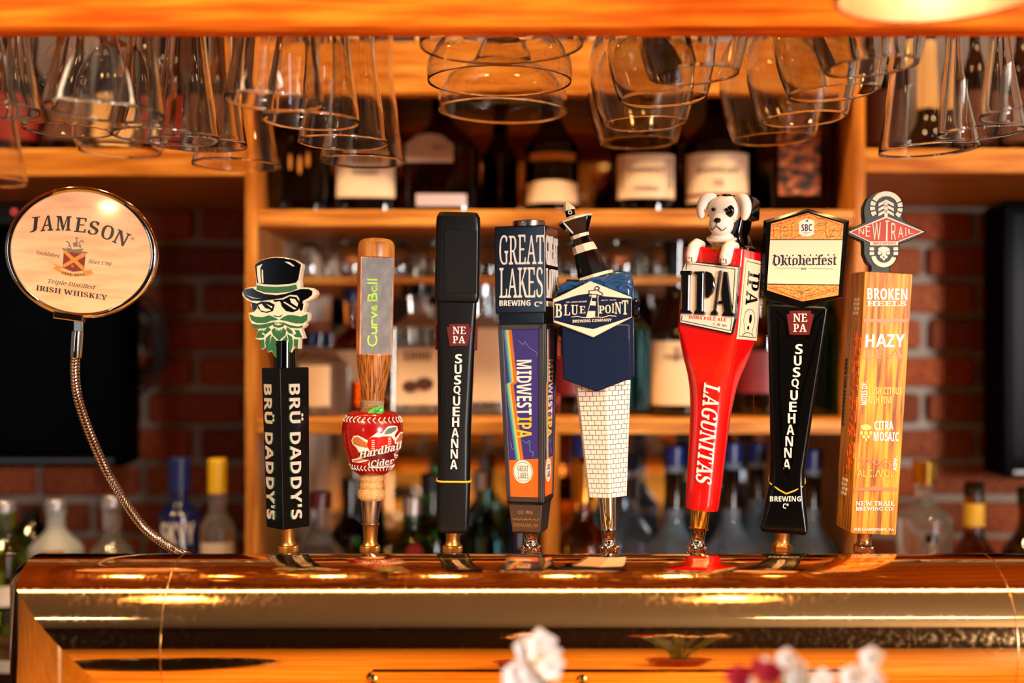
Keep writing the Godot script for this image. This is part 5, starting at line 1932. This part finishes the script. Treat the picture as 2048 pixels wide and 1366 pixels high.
# ---------- hanging glasses ----------
func shell(outer: Array, wall: float, floor_at: int) -> Array:
	# outer: radius and height from the rim (height 0) up; the hollow ends below point floor_at
	var prof := []
	var top: Vector2 = outer[floor_at]
	prof.append(Vector2(0.0, top.y - wall * 1.6))
	for i in range(floor_at - 1, 0, -1):
		var v: Vector2 = outer[i]
		if v.y < top.y - wall * 1.7:
			prof.append(Vector2(maxf(v.x - wall, 0.001), v.y))
	prof.append(Vector2(outer[0].x - wall, 0.0012))
	prof.append(Vector2(outer[0].x - wall * 0.8, 0.0))
	prof.append(Vector2(outer[0].x - wall * 0.2, 0.0))
	for i in outer.size():
		prof.append(outer[i] if i else Vector2(outer[0].x, 0.0012))
	return prof

func smooth_profile(a: Array, steps := 4) -> Array:
	var out := []
	for i in a.size() - 1:
		for j in steps:
			out.append((a[i] as Vector2).cubic_interpolate(a[i + 1], a[maxi(i - 1, 0)], a[mini(i + 2, a.size() - 1)], float(j) / steps))
	out.append(a[-1])
	return out

func glass_of(kind: String, r: float, long: float, label: String, where: Vector3, tilt: Vector2, group: String) -> void:
	var t := thing({"pilsner": "pilsner_glass", "wine": "wine_glass", "coupe": "coupe_glass"}[kind], label, "glass", where, 0.0, group)
	var rows: Array
	var stem_r := 0.004
	if kind == "pilsner":
		rows = [[1.0, 0.0], [0.93, 0.02], [0.80, 0.055], [0.685, 0.09], [0.645, 0.125], [0.66, 0.15], [0.60, 0.172], [0.36, 0.184], [0.16, 0.188]]
		stem_r = 0.007
	elif kind == "wine":
		rows = [[0.80, 0.0], [0.93, 0.022], [1.03, 0.050], [1.03, 0.072], [0.90, 0.097], [0.62, 0.116], [0.28, 0.127], [0.11, 0.132]]
	else:
		rows = [[1.0, 0.0], [1.01, 0.012], [0.98, 0.024], [0.88, 0.037], [0.68, 0.047], [0.50, 0.055], [0.42, 0.068], [0.30, 0.082], [0.10, 0.090]]
	var outer := []
	for q in rows:
		outer.append(Vector2(q[0] * r, q[1]))
	outer = smooth_profile(outer, 4)
	var s := Shape.new()
	var prof := shell(outer, 0.0016, outer.size() - 3)
	prof.append(Vector2(0.0, outer[-1].y + 0.0004))
	s.lathe(prof, 72)
	part(t, "bowl", s, M.glass, 1.0, 50)
	var top: float = outer[-1].y + 0.0006
	var st := Shape.new()
	st.lathe([Vector2(0, top), Vector2(stem_r * 1.1, top), Vector2(stem_r, top + 0.008), Vector2(stem_r * 1.1, long - 0.007), Vector2(0, long - 0.007)], 20)
	part(t, "stem", st, M.glass)
	var f := Shape.new()
	f.lathe([Vector2(0, long - 0.0068), Vector2(0.006, long - 0.0068), Vector2(0.034, long - 0.003), Vector2(0.0345, long - 0.0012), Vector2(0.033, long), Vector2(0, long)], 40)
	part(t, "foot", f, M.glass)
	t.rotation = Vector3(deg_to_rad(tilt.x), 0, deg_to_rad(tilt.y))

func hanging_glasses() -> void:
	var drop := {"pilsner": 0.2005, "wine": 0.236, "coupe": 0.258}
	var list := [
		["pilsner", 726, 325, 86, -1.5, "flared beer glass hanging over the bat shaped handle, last of its row"], ["pilsner", 686, 287, 90, -1.5, "flared beer glass over the bat shaped handle, one before the last"],
		["pilsner", 622, 245, 98, -2.5, "flared beer glass over the bat shaped handle, second behind the beam"], ["pilsner", 548, 206, 100, -4.0, "flared beer glass over the bat shaped handle, first behind the beam"],
		["pilsner", 473, 332, 88, -2.0, "flared beer glass above the bearded emblem, last of its row"], ["pilsner", 395, 290, 98, -2.0, "flared beer glass above the bearded emblem, third behind the beam"],
		["pilsner", 332, 276, 106, -3.0, "flared beer glass above the bearded emblem, second behind the beam", 0.1885], ["pilsner", 208, 226, 118, -5.0, "flared beer glass between the oval sign and bearded emblem, first behind the beam", 0.1915],
		["wine", 240, 305, 100, -2.0, "round wine glass above the oval sign, last of its row", 0.224], ["wine", 135, 262, 108, -3.0, "round wine glass above the oval sign, second of its row", 0.224],
		["pilsner", -40, 364, 90, -2.0, "flared beer glass beyond the oval sign, last of its row"], ["pilsner", -30, 220, 105, -2.0, "flared beer glass above the oval sign, first behind the beam"],
		["coupe", 1005, 224, 128, -2.5, "wide coupe glass above the boxed handle, last of its row"], ["coupe", 999, 165, 144, -0.5, "wide coupe glass above the boxed handle, middle of its row"], ["coupe", 1003, 92, 164, 1.0, "wide coupe glass above the boxed handle, behind the beam"],
		["wine", 1277, 286, 96, 1.5, "wine glass between lighthouse and dog toppers, last of its row"], ["wine", 1289, 249, 104, 2.0, "wine glass between lighthouse and dog toppers, one before the last"], ["wine", 1327, 200, 108, 4.0, "wine glass between lighthouse and dog toppers, second behind the beam"], ["wine", 1388, 152, 112, 4.0, "wine glass between lighthouse and dog toppers, first behind the beam"],
		["wine", 1547, 279, 100, 2.5, "wine glass above the six-sided beer sign, last of its row"], ["wine", 1607, 240, 106, 4.0, "wine glass above the six-sided beer sign, one before the last"], ["wine", 1668, 188, 112, 6.0, "wine glass above the six-sided beer sign, second behind the beam"], ["wine", 1742, 136, 116, 6.0, "wine glass above the six-sided beer sign, first behind the beam"],
		["pilsner", 1857, 302, 97, 4.0, "flared beer glass beside the diamond emblem, last of its row"], ["pilsner", 1962, 268, 84, 4.0, "flared beer glass past the diamond emblem, middle of its row"], ["pilsner", 2060, 230, 96, 4.0, "flared beer glass past the diamond emblem, behind the beam"],
	]
	for q in list:
		var h: float = q[6] if q.size() > 6 else drop[q[0]]
		var d: float = h * FOCAL / (683.0 - q[2])
		glass_of(q[0], q[3] * d / FOCAL, 0.4125 + 0.006 - h, q[5], spot(q[1], q[2], d), Vector2(0, q[4] * 0.6), {"pilsner": "hanging flared beer glasses", "wine": "hanging wine glasses", "coupe": "hanging coupe glasses"}[q[0]])

# ---------- bottles ----------
func patch(s: Shape, r: float, y0: float, y1: float, half: float, square := 2.0, arch := 0.0, turn := 0.0) -> void:
	var n := 16
	for i in n:
		var pts := []
		for m in 4:
			var u: float = lerpf(-half, half, float(i + (1 if m == 1 or m == 2 else 0)) / n)
			var t := PI / 2 - u - turn
			var rr := r
			if square != 2.0:
				rr *= pow(pow(absf(cos(t)), square) + pow(absf(sin(t)), square), -1.0 / square)
			var y := y1 + arch * (1.0 - pow(u / half, 2.0)) if m >= 2 else y0
			pts.append(Vector3(cos(t) * rr, y, sin(t) * rr))
		s.quad(pts[0], pts[1], pts[2], pts[3])
		var inner := []
		for v in pts:
			inner.append(Vector3(v.x * 0.985, v.y, v.z * 0.985))
		s.quad(inner[3], inner[2], inner[1], inner[0])
		s.quad(pts[3], pts[2], inner[2], inner[3])
		s.quad(pts[1], pts[0], inner[0], inner[1])

# size: body radius, body height, shoulder height, neck radius, total height to the lip, cap radius, cap height
func bottle(called: String, label: String, px: float, d: float, h: float, size: Array, body: Material, cap: Material, labels := [], square := 2.0, words := [], squash := 1.0, group := "") -> Node3D:
	var where := spot(px, 683, d)
	where.y = 1.5 + h
	var t := thing(called, label, "bottle", where, atan2(-where.x, -where.z) * 0.6, group)
	var r: float = size[0]
	var bh: float = size[1]
	var sh: float = size[2]
	var nr: float = size[3]
	var top: float = size[4]
	var prof := [Vector2(0, 0.003), Vector2(r * 0.8, 0.0), Vector2(r * 0.95, 0.002), Vector2(r, 0.007), Vector2(r, bh * 0.5), Vector2(r, bh)]
	for i in range(1, 9):
		var u := i / 8.0
		prof.append(Vector2(lerpf(r, nr, 0.5 - 0.5 * cos(PI * pow(u, 0.85))), bh + sh * u))
	prof.append(Vector2(nr, top - 0.008))
	prof.append(Vector2(nr + 0.0015, top - 0.007))
	prof.append(Vector2(nr + 0.0015, top))
	prof.append(Vector2(0, top))
	var s := Shape.new()
	s.xf = Transform3D(Basis.from_scale(Vector3(1, 1, squash)), Vector3.ZERO)
	for i in prof.size() - 1:
		var sq := square if prof[i + 1].x > nr + 0.006 else 2.0
		s.lathe([prof[i], prof[i + 1]], 40, Vector3.ZERO, sq)
	part(t, "glass_body", s, body, 1.0, 50)
	if cap:
		var c := Shape.new()
		var cr: float = size[5]
		var ch: float = size[6]
		c.lathe([Vector2(0, top + 0.0005 - ch * 0.0), Vector2(cr, top + 0.0005), Vector2(cr, top + ch - 0.002), Vector2(cr - 0.002, top + ch), Vector2(0, top + ch)], 28)
		part(t, "cap", c, cap)
		if ch > 0.045:
			pass
	for q in labels:
		var l := Shape.new()
		l.xf = s.xf
		patch(l, r * q[5] + 0.0006 if q.size() > 5 else r + 0.0006, q[0], q[1], deg_to_rad(q[2]), square if q.size() <= 5 or q[5] > 0.7 else 2.0, q[4] if q.size() > 4 else 0.0)
		part(t, "label", l, q[3])
	for q in words:
		# word, font, bottom, top, half width, material
		var w := Shape.new()
		var rr := r * squash + 0.001
		if square == 2.0:
			w.warp = func(v: Vector3) -> Vector3:
				return Vector3(sin(v.x / rr) * (rr + v.z), v.y, cos(v.x / rr) * (rr + v.z))
			glyphs(w, q[0], q[1], Vector3(-q[4], q[2], 0.0), Vector3(q[4] * 2, 0, 0), Vector3(0, q[3] - q[2], 0), Vector3(0, 0, 0.0006))
		else:
			glyphs(w, q[0], q[1], Vector3(-q[4], q[2], rr), Vector3(q[4] * 2, 0, 0), Vector3(0, q[3] - q[2], 0), Vector3(0, 0, 0.0008))
		part(t, "lettering", w, q[5])
	return t

func blot(t: Node, called: String, pts: Array, z: float, m: Material) -> void:
	var s := Shape.new()
	for q in pts:
		var o := PackedVector2Array()
		for i in 20:
			o.append(Vector2(q[0] + cos(TAU * i / 20) * q[2], q[1] + sin(TAU * i / 20) * q[3]))
		s.slab(o, z, z + 0.0006)
	part(t, called, s, m)

func all_bottles() -> void:
	var hi := 0.1918
	# top shelf
	var b := bottle("whiskey_bottle", "black labelled whiskey bottle with gold marks on the top shelf", 604, 1.84, hi, [0.045, 0.12, 0.04, 0.014, 0.185, 0.017, 0.03], M.whisky, M.gloss_black, [[0.022, 0.105, 62, M.gloss_black]], 3.5)
	blot(b, "gold_mark", [[0.012, 0.08, 0.003, 0.012], [0.0, 0.072, 0.003, 0.014], [-0.014, 0.076, 0.0025, 0.012]], 0.0475, M.crest_gold)
	b = bottle("whiskey_bottle", "square whiskey bottle with a large cream label on the top shelf", 734, 1.86, hi, [0.050, 0.12, 0.03, 0.015, 0.182, 0.018, 0.03], M.whisky, M.gloss_black, [[0.026, 0.098, 46, M.cream]], 4.5, [["MAKER", "R", 0.078, 0.092, 0.03, M.grey_ink], ["WHISKY", "R", 0.060, 0.067, 0.02, M.grey_ink]])
	b = bottle("whiskey_bottle", "wide shouldered bourbon bottle with a pale arched label", 884, 1.85, hi, [0.058, 0.10, 0.055, 0.016, 0.188, 0.019, 0.032], M.rum, M.gloss_black, [[0.012, 0.030, 34, M.lilac_paper]], 4.0, [["No.7", "R", 0.096, 0.104, 0.012, M.grey_ink]], 0.8)
	var sl := Shape.new()
	sl.slab(PackedVector2Array([Vector2(-0.054, 0.078), Vector2(0.018, 0.078), Vector2(0.018, 0.104), Vector2(0.0, 0.118), Vector2(-0.018, 0.121), Vector2(-0.036, 0.118), Vector2(-0.054, 0.104)]), 0.0445, 0.0475)
	part(b, "label", sl, M.lilac_paper)
	b = bottle("whiskey_bottle", "dark green bottle with gold ribbon and wavy cream label", 1104, 1.85, hi, [0.0415, 0.105, 0.05, 0.014, 0.188, 0.017, 0.03], M.dark_green, M.bottle_green, [[0.018, 0.048, 70, M.cream, 0.004], [0.082, 0.094, 55, M.crest_gold]], 2.0)
	b = bottle("cognac_bottle", "rounded cognac bottle with a framed cream label on the top shelf", 1290, 1.85, hi, [0.047, 0.11, 0.05, 0.014, 0.188, 0.017, 0.03], M.rum, M.gloss_black, [[0.024, 0.090, 58, M.cream]], 2.6, [["Hennessy", "R", 0.062, 0.071, 0.030, M.grey_ink], ["COGNAC", "r", 0.036, 0.042, 0.02, M.grey_ink]])
	var fr := Shape.new()
	for x in [-0.036, 0.036]:
		fr.box(Vector3(x - 0.0012, 0.036, 0.049), Vector3(x + 0.0012, 0.084, 0.0505))
	part(b, "label_frame", fr, M.grey_ink)
	b = bottle("whiskey_bottle", "tall dark bottle with a cream label edged in red", 1432, 1.85, hi, [0.052, 0.105, 0.055, 0.016, 0.198, 0.018, 0.02], M.dark_green, M.gloss_black, [[0.018, 0.092, 62, M.cream], [0.026, 0.031, 63, M.red_label, 0.0, 1.01]], 2.0, [["REDBREAST", "r", 0.062, 0.070, 0.034, M.brown_ink], ["12", "R", 0.042, 0.051, 0.007, M.red_label]])
	# boxed bottle with a picture
	var bx := thing("gift_box", "tall black gift box with a landscape picture on the top shelf", "box", spot(1590, 683, 1.86) + Vector3(0, hi, 0))
	part(bx, "carton", slab_box(Vector3(-0.044, 0, -0.04), Vector3(0.044, 0.21, 0.04), 0.001), M.gloss_black)
	part(bx, "picture", slab_box(Vector3(-0.034, 0.03, 0.04), Vector3(0.028, 0.18, 0.0406)), wood(grain(0.008, 3, Color(0.10, 0.16, 0.10), Color(0.66, 0.30, 0.12), Color(0.85, 0.62, 0.28), 77), Vector3(9, 14, 9), 0.6))
	bottle("liqueur_bottle", "slim black bottle beside the gift box on the top shelf", 1520, 1.98, hi, [0.03, 0.13, 0.035, 0.012, 0.188, 0.014, 0.03], M.dark_glass, M.gloss_black)
	bottle("liqueur_bottle", "very dark bottle behind the coupe glasses on the top shelf", 1000, 1.98, hi, [0.03, 0.11, 0.04, 0.012, 0.185, 0.014, 0.03], M.dark_glass, M.gloss_black)
	# middle shelf
	var mid := -0.1145
	b = bottle("tequila_bottle", "squat round tequila bottle with a cork and blue neck band", 634, 1.87, mid, [0.052, 0.075, 0.03, 0.022, 0.125, 0.022, 0.02], M.clear, M.cork, [[0.016, 0.078, 26, M.cream]], 2.0)
	var band := Shape.new()
	band.lathe([Vector2(0.023, 0.106), Vector2(0.0245, 0.108), Vector2(0.0245, 0.127), Vector2(0.023, 0.129)], 28)
	part(b, "neck_band", band, M.cobalt)
	bottle("tequila_bottle", "amber bottle half hidden behind the bat shaped handle", 705, 1.985, mid, [0.036, 0.11, 0.03, 0.013, 0.18, 0.016, 0.02], M.amber_glass, M.blue_cap, [[0.05, 0.10, 50, M.paper]], 3.0)
	b = bottle("tequila_bottle", "tall square tequila bottle with black cap and coconut label", 835, 1.87, mid, [0.040, 0.135, 0.025, 0.015, 0.185, 0.026, 0.028], M.clear, M.gloss_black, [[0.018, 0.105, 44, M.cream]], 4.5, [["1800", "R", 0.086, 0.099, 0.021, M.brown_ink]])
	blot(b, "coconut_print", [[0.012, 0.050, 0.014, 0.010], [-0.010, 0.046, 0.012, 0.009]], 0.0415, M.brown_ink)
	bottle("tequila_bottle", "clear square bottle with a pale label between two dark handles", 965, 1.88, mid, [0.040, 0.13, 0.025, 0.015, 0.185, 0.02, 0.03], M.clear, M.silver_cap, [[0.022, 0.135, 44, M.cream]], 4.5)
	bottle("liqueur_bottle", "dark red bottle behind the lighthouse tap handle", 1142, 1.92, mid, [0.034, 0.12, 0.03, 0.013, 0.2, 0.015, 0.03], M.rum, M.gloss_black, [[0.03, 0.09, 50, M.red_label]])
	bottle("gin_bottle", "pale blue bottle beside the lighthouse tap handle", 1258, 1.985, mid, [0.035, 0.13, 0.04, 0.013, 0.21, 0.016, 0.03], M.aqua, M.teal)
	b = bottle("liqueur_bottle", "dark brown robed bottle with a cream label beside red handle", 1352, 1.86, mid, [0.044, 0.12, 0.08, 0.016, 0.25, 0.019, 0.02], M.brown_glass, M.gloss_black, [[0.018, 0.115, 55, M.paper]], 2.4, [["F", "R", 0.085, 0.105, 0.006, M.red_label], ["rangelico", "r", 0.086, 0.098, 0.02, M.brown_ink]])
	bottle("liqueur_bottle", "amber bottle with a red label between the red and black handles", 1512, 1.88, mid, [0.036, 0.12, 0.035, 0.013, 0.2, 0.015, 0.03], M.amber_glass, M.silver_cap, [[0.035, 0.10, 60, M.red_label]], 3.0)
	bottle("liqueur_bottle", "bright green bottle between the six-sided sign and wood handle", 1652, 1.87, mid, [0.038, 0.14, 0.03, 0.015, 0.225, 0.017, 0.03], M.bright_green, M.bottle_green, [], 3.0)
	for q in [[1556, M.clear, "clear"], [1470, M.rum, "brown"]]:
		bottle("liqueur_bottle", q[2] + " small bottle at the back of the middle shelf", q[0], 1.98, mid, [0.032, 0.10, 0.03, 0.012, 0.17, 0.014, 0.025], q[1], M.gloss_black)
	# glasses standing upside down on the narrow shelf
	for i in 12:
		var t := thing("stored_glass", "clear glass stored upside down on the narrow shelf", "glass", Vector3(-0.33 + i * 0.072, 1.6008, -1.95 + 0.03 * (i % 2)), 0.0, "glasses stored on the narrow shelf")
		var s := Shape.new()
		s.lathe(shell(smooth_profile([Vector2(0.031, 0), Vector2(0.032, 0.02), Vector2(0.029, 0.04), Vector2(0.018, 0.055), Vector2(0.004, 0.062)], 3) + [Vector2(0.0, 0.063)], 0.0015, 10), 32)
		part(t, "bowl", s, M.glass, 1.0, 50)
	# back counter
	var low := -0.44
	bottle("vodka_bottle", "cobalt blue vodka bottle with large white lettering", 359, 1.84, low, [0.0315, 0.176, 0.022, 0.0135, 0.212, 0.0165, 0.05], M.cobalt, M.blue_cap, [], 2.0, [["SKYY", "S", 0.134, 0.166, 0.027, M.white], ["VODKA", "S", 0.114, 0.120, 0.014, M.silver_ink]])
	bottle("rum_bottle", "clear bottle with a tall yellow cap and yellow label", 435, 1.84, low, [0.0265, 0.155, 0.03, 0.013, 0.208, 0.0145, 0.052], M.clear, M.yellow_cap, [[0.105, 0.13, 30, M.yellow_cap], [0.06, 0.135, 60, M.cream, 0.0, 1.005]])
	bottle("vodka_bottle", "frosted round shouldered vodka bottle with a silver cap", 112, 1.84, low, [0.041, 0.12, 0.04, 0.013, 0.183, 0.0165, 0.016], M.frost, M.silver_cap, [[0.095, 0.125, 25, M.tan]])
	bottle("liqueur_bottle", "clear bottle of lime green liqueur at the counter end", 10, 1.82, low, [0.036, 0.12, 0.035, 0.013, 0.182, 0.0165, 0.016], M.lime_liquor, M.silver_cap, [[0.045, 0.075, 70, M.white]])
	bottle("gin_bottle", "short clear bottle with a silver cap beside the frosted one", 224, 1.86, low, [0.034, 0.11, 0.035, 0.013, 0.185, 0.0165, 0.016], M.clear, M.silver_cap, [[0.04, 0.09, 50, M.paper]])
	bottle("gin_bottle", "leaf green bottle behind the lime green liqueur", 62, 1.95, low, [0.036, 0.12, 0.04, 0.013, 0.15, 0.015, 0.02], M.bright_green, M.bottle_green, [[0.05, 0.075, 70, M.white]])
	b = bottle("decanter", "clear wide decanter standing under the bearded tap handle", 640, 1.84, low, [0.045, 0.10, 0.06, 0.012, 0.185, 0.018, 0.025], M.clear, M.maroon)
	bottle("liqueur_bottle", "dark low bottle behind the bearded tap handle", 700, 1.98, low, [0.034, 0.12, 0.04, 0.013, 0.19, 0.015, 0.025], M.dark_glass, M.gloss_black)
	b = bottle("gin_bottle", "green gin bottle with silver cap and red seal", 825, 1.82, low, [0.038, 0.11, 0.055, 0.014, 0.178, 0.0155, 0.028], M.bright_green, M.silver_cap)
	blot(b, "red_seal", [[0.004, 0.125, 0.013, 0.013]], 0.0335, M.red_label)
	bottle("gin_bottle", "darker green bottle with a grey cap behind the gin", 862, 1.92, low, [0.036, 0.12, 0.05, 0.014, 0.2, 0.016, 0.03], M.bottle_green, M.slate)
	bottle("gin_bottle", "sea blue bottle beside the boxed tap handle", 966, 1.95, low, [0.040, 0.12, 0.05, 0.013, 0.2, 0.016, 0.03], M.aqua, M.silver_cap)
	bottle("gin_bottle", "deep blue low bottle under the boxed tap handle", 1036, 1.82, low, [0.040, 0.10, 0.03, 0.013, 0.15, 0.016, 0.02], M.cobalt, M.blue_cap)
	bottle("rum_bottle", "golden rum bottle with a long gold neck and blue stopper", 1165, 1.84, low, [0.045, 0.13, 0.05, 0.014, 0.265, 0.018, 0.04], M.amber_glass, M.blue_cap, [[0.195, 0.255, 90, M.gold, 0.0, 0.36]])
	for q in [[1258, 0.23, "beside the red handle grip"], [1348, 0.25, "behind the red handle grip"], [1462, 0.255, "between the red and black handle grips"], [1512, 0.2451, "close behind the black handle foot"], [1622, 0.245, "between the black and wood handles"]]:
		bottle("vodka_bottle", "clear blue tinted vodka bottle with blue stopper " + q[2], q[0], 1.95 if q[0] in [1258, 1512] else 1.84, low, [0.042, 0.115, 0.055, 0.0135, q[1], 0.017, 0.03], M.vodka_blue, M.blue_cap, [[0.05, 0.10, 42, M.lilac_paper], [0.185, q[1] - 0.01, 120, M.gloss_black, 0.0, 0.33]])
	b = bottle("decanter", "clear decanter with a flared gold stopper by the brick wall", 1848, 1.84, low, [0.042, 0.17, 0.03, 0.012, 0.222, 0.018, 0.036], M.clear, M.gold)
	bottle("bourbon_bottle", "small amber bottle with black cap and yellow neck label", 1948, 1.86, low, [0.038, 0.10, 0.05, 0.014, 0.2, 0.0155, 0.022], M.amber_glass, M.gloss_black, [[0.155, 0.19, 120, M.yellow, 0.0, 0.40]])
	bottle("vodka_bottle", "slim clear bottle in front of the gold stoppered decanter", 1862, 1.76, low, [0.016, 0.11, 0.02, 0.008, 0.145, 0.009, 0.012], M.clear, M.gloss_black, [[0.06, 0.10, 60, M.paper]])
	bottle("liqueur_bottle", "dark amber bottle in the counter corner past the yellow labelled one", 2056, 1.86, low, [0.04, 0.11, 0.05, 0.014, 0.19, 0.016, 0.025], M.whisky, M.gloss_black)
	# bottles on the side shelves
	var up := 0.2815
	bottle("wine_bottle", "dark bottle with a cream neck label on the side shelf", 1856, 1.85, up, [0.036, 0.03, 0.04, 0.020, 0.20, 0.02, 0.02], M.dark_glass, M.gloss_black, [[0.075, 0.18, 80, M.paper, 0.0, 0.575]])
	for q in [[1762, 0.032, "at the post"], [1945, 0.033, "beyond the cream labelled one"], [2036, 0.033, "at the far end"]]:
		bottle("wine_bottle", "nearly black bottle on the side shelf " + q[2], q[0], 1.9, up, [q[1], 0.14, 0.05, 0.014, 0.26, 0.016, 0.03], M.dark_glass, M.gloss_black, [[0.03, 0.11, 50, M.brown_ink]])
	for q in [[40, M.red_label, "red"], [130, M.brown_ink, "brown"], [225, M.paper, "tan"], [330, M.crest_red, "dark red"], [430, M.brown_ink, "dark brown"]]:
		bottle("wine_bottle", "dark bottle with a %s label above the television" % q[2], q[0], 1.88, up, [0.033, 0.12, 0.05, 0.014, 0.24, 0.016, 0.03], M.dark_glass, M.gloss_black, [[0.03, 0.10, 55, q[1]]])
	# bottles on top of the shelf unit, seen above the header board
	for i in 6:
		bottle("liqueur_bottle", "dark bottle standing on top of the shelf unit", 700 + i * 170, 1.85, 0.437, [0.036, 0.1, 0.04, 0.013, 0.2, 0.015, 0.02], M.dark_glass, M.gloss_black, [[0.02, 0.07, 50, M.paper]], 2.0, [], 1.0, "bottles on top of the shelf unit")

# ---------- flowers in the foreground ----------
func petal(t: Node, where: Vector3, out: Basis, long: float, wide: float, m: Material) -> void:
	var s := Shape.new()
	var n := 8
	var grid := []
	for i in n + 1:
		var u := float(i) / n
		var w := wide * sin(PI * pow(u, 0.7)) * 0.5 + 0.0006
		var row := []
		for j in 7:
			var v := j / 3.0 - 1.0
			row.append(Vector3(w * v, long * u, 0.22 * long * u * u + 0.25 * wide * v * v * (1.0 - u)))
		grid.append(row)
	s.xf = Transform3D(out, where)
	for i in n:
		for j in 6:
			var off := Vector3(0, 0, -0.0008)
			s.quad(grid[i][j], grid[i][j + 1], grid[i + 1][j + 1], grid[i + 1][j])
			s.quad(grid[i + 1][j] + off, grid[i + 1][j + 1] + off, grid[i][j + 1] + off, grid[i][j] + off)
	part(t, "petal", s, m, 1.0, 60)

func blossom(t: Node, where: Vector3, size: float, m: Material, face: Vector3, count := 5) -> void:
	var b := Node3D.new()
	b.name = "blossom"
	t.add_child(b, true)
	b.position = where
	var turn := Basis.looking_at(-face.normalized(), Vector3.UP)
	for i in count:
		var roll := TAU * i / count + rng.randf_range(-0.2, 0.2)
		petal(b, Vector3.ZERO, turn * Basis(Vector3.BACK, roll) * Basis(Vector3.RIGHT, 0.35), size * rng.randf_range(0.9, 1.1), size * 0.95, m)
	var c := Shape.new()
	c.ball(turn * Vector3(0, 0, size * 0.1), Vector3.ONE * size * 0.14, Basis.IDENTITY, 10, 8)
	part(b, "centre", c, M.pale_gold if m != M.petal_red else M.petal_red)

func planter(called: String, label: String, where: Vector3, tips: Array) -> void:
	where.y = 1.05
	var t := thing(called, label, "flowers", where)
	var p := Shape.new()
	p.lathe([Vector2(0, 0), Vector2(0.028, 0), Vector2(0.034, 0.05), Vector2(0.037, 0.055), Vector2(0.037, 0.065), Vector2(0.033, 0.065), Vector2(0.031, 0.055), Vector2(0, 0.054)], 32)
	part(t, "pot", p, M.terracotta)
	for q in tips:
		var tip: Vector3 = q[0] - where
		var st := Shape.new()
		st.tube(curve([Vector3(tip.x * 0.15, 0.05, tip.z * 0.15), Vector3(tip.x * 0.3, tip.y * 0.55, tip.z * 0.3), Vector3(tip.x * 0.8, tip.y * 0.9, tip.z * 0.8), tip], 6), [0.0016], 8)
		part(t, "stem", st, M.stem)
		blossom(t, tip, q[1], q[2], Vector3(rng.randf_range(-0.5, 0.5), rng.randf_range(-0.1, 0.5), 1.0), q[3] if q.size() > 3 else 5)

func flowers() -> void:
	var d := 0.80
	planter("white_orchid", "white orchid spray standing on the bar before the tower", spot(1075, 1366, d), [
		[spot(1078, 1288, d), 0.013, M.petal], [spot(1052, 1296, d), 0.011, M.petal], [spot(1060, 1312, d + 0.01), 0.013, M.petal], [spot(1090, 1316, d), 0.0125, M.petal], [spot(1098, 1332, d - 0.01), 0.011, M.petal], [spot(1042, 1344, d), 0.014, M.petal], [spot(1065, 1352, d), 0.013, M.petal], [spot(1030, 1366, d), 0.014, M.petal]])
	d = 0.76
	planter("flower_pot", "pot of small white and crimson flowers on the bar", spot(1600, 1366, d), [
		[spot(1572, 1316, d), 0.008, M.petal], [spot(1592, 1332, d), 0.009, M.petal], [spot(1566, 1336, d), 0.008, M.petal], [spot(1743, 1314, d), 0.0085, M.petal], [spot(1730, 1338, d), 0.005, M.petal], [spot(1706, 1352, d), 0.010, M.petal], [spot(1745, 1362, d), 0.009, M.petal], [spot(1598, 1362, d), 0.012, M.petal], [spot(1640, 1362, d), 0.010, M.petal], [spot(1530, 1330, d), 0.0075, M.petal],
		[spot(1514, 1338, d - 0.03), 0.008, M.petal_red], [spot(1540, 1344, d - 0.03), 0.010, M.petal_red], [spot(1474, 1354, d - 0.03), 0.010, M.petal_red], [spot(1490, 1366, d), 0.007, M.petal]])
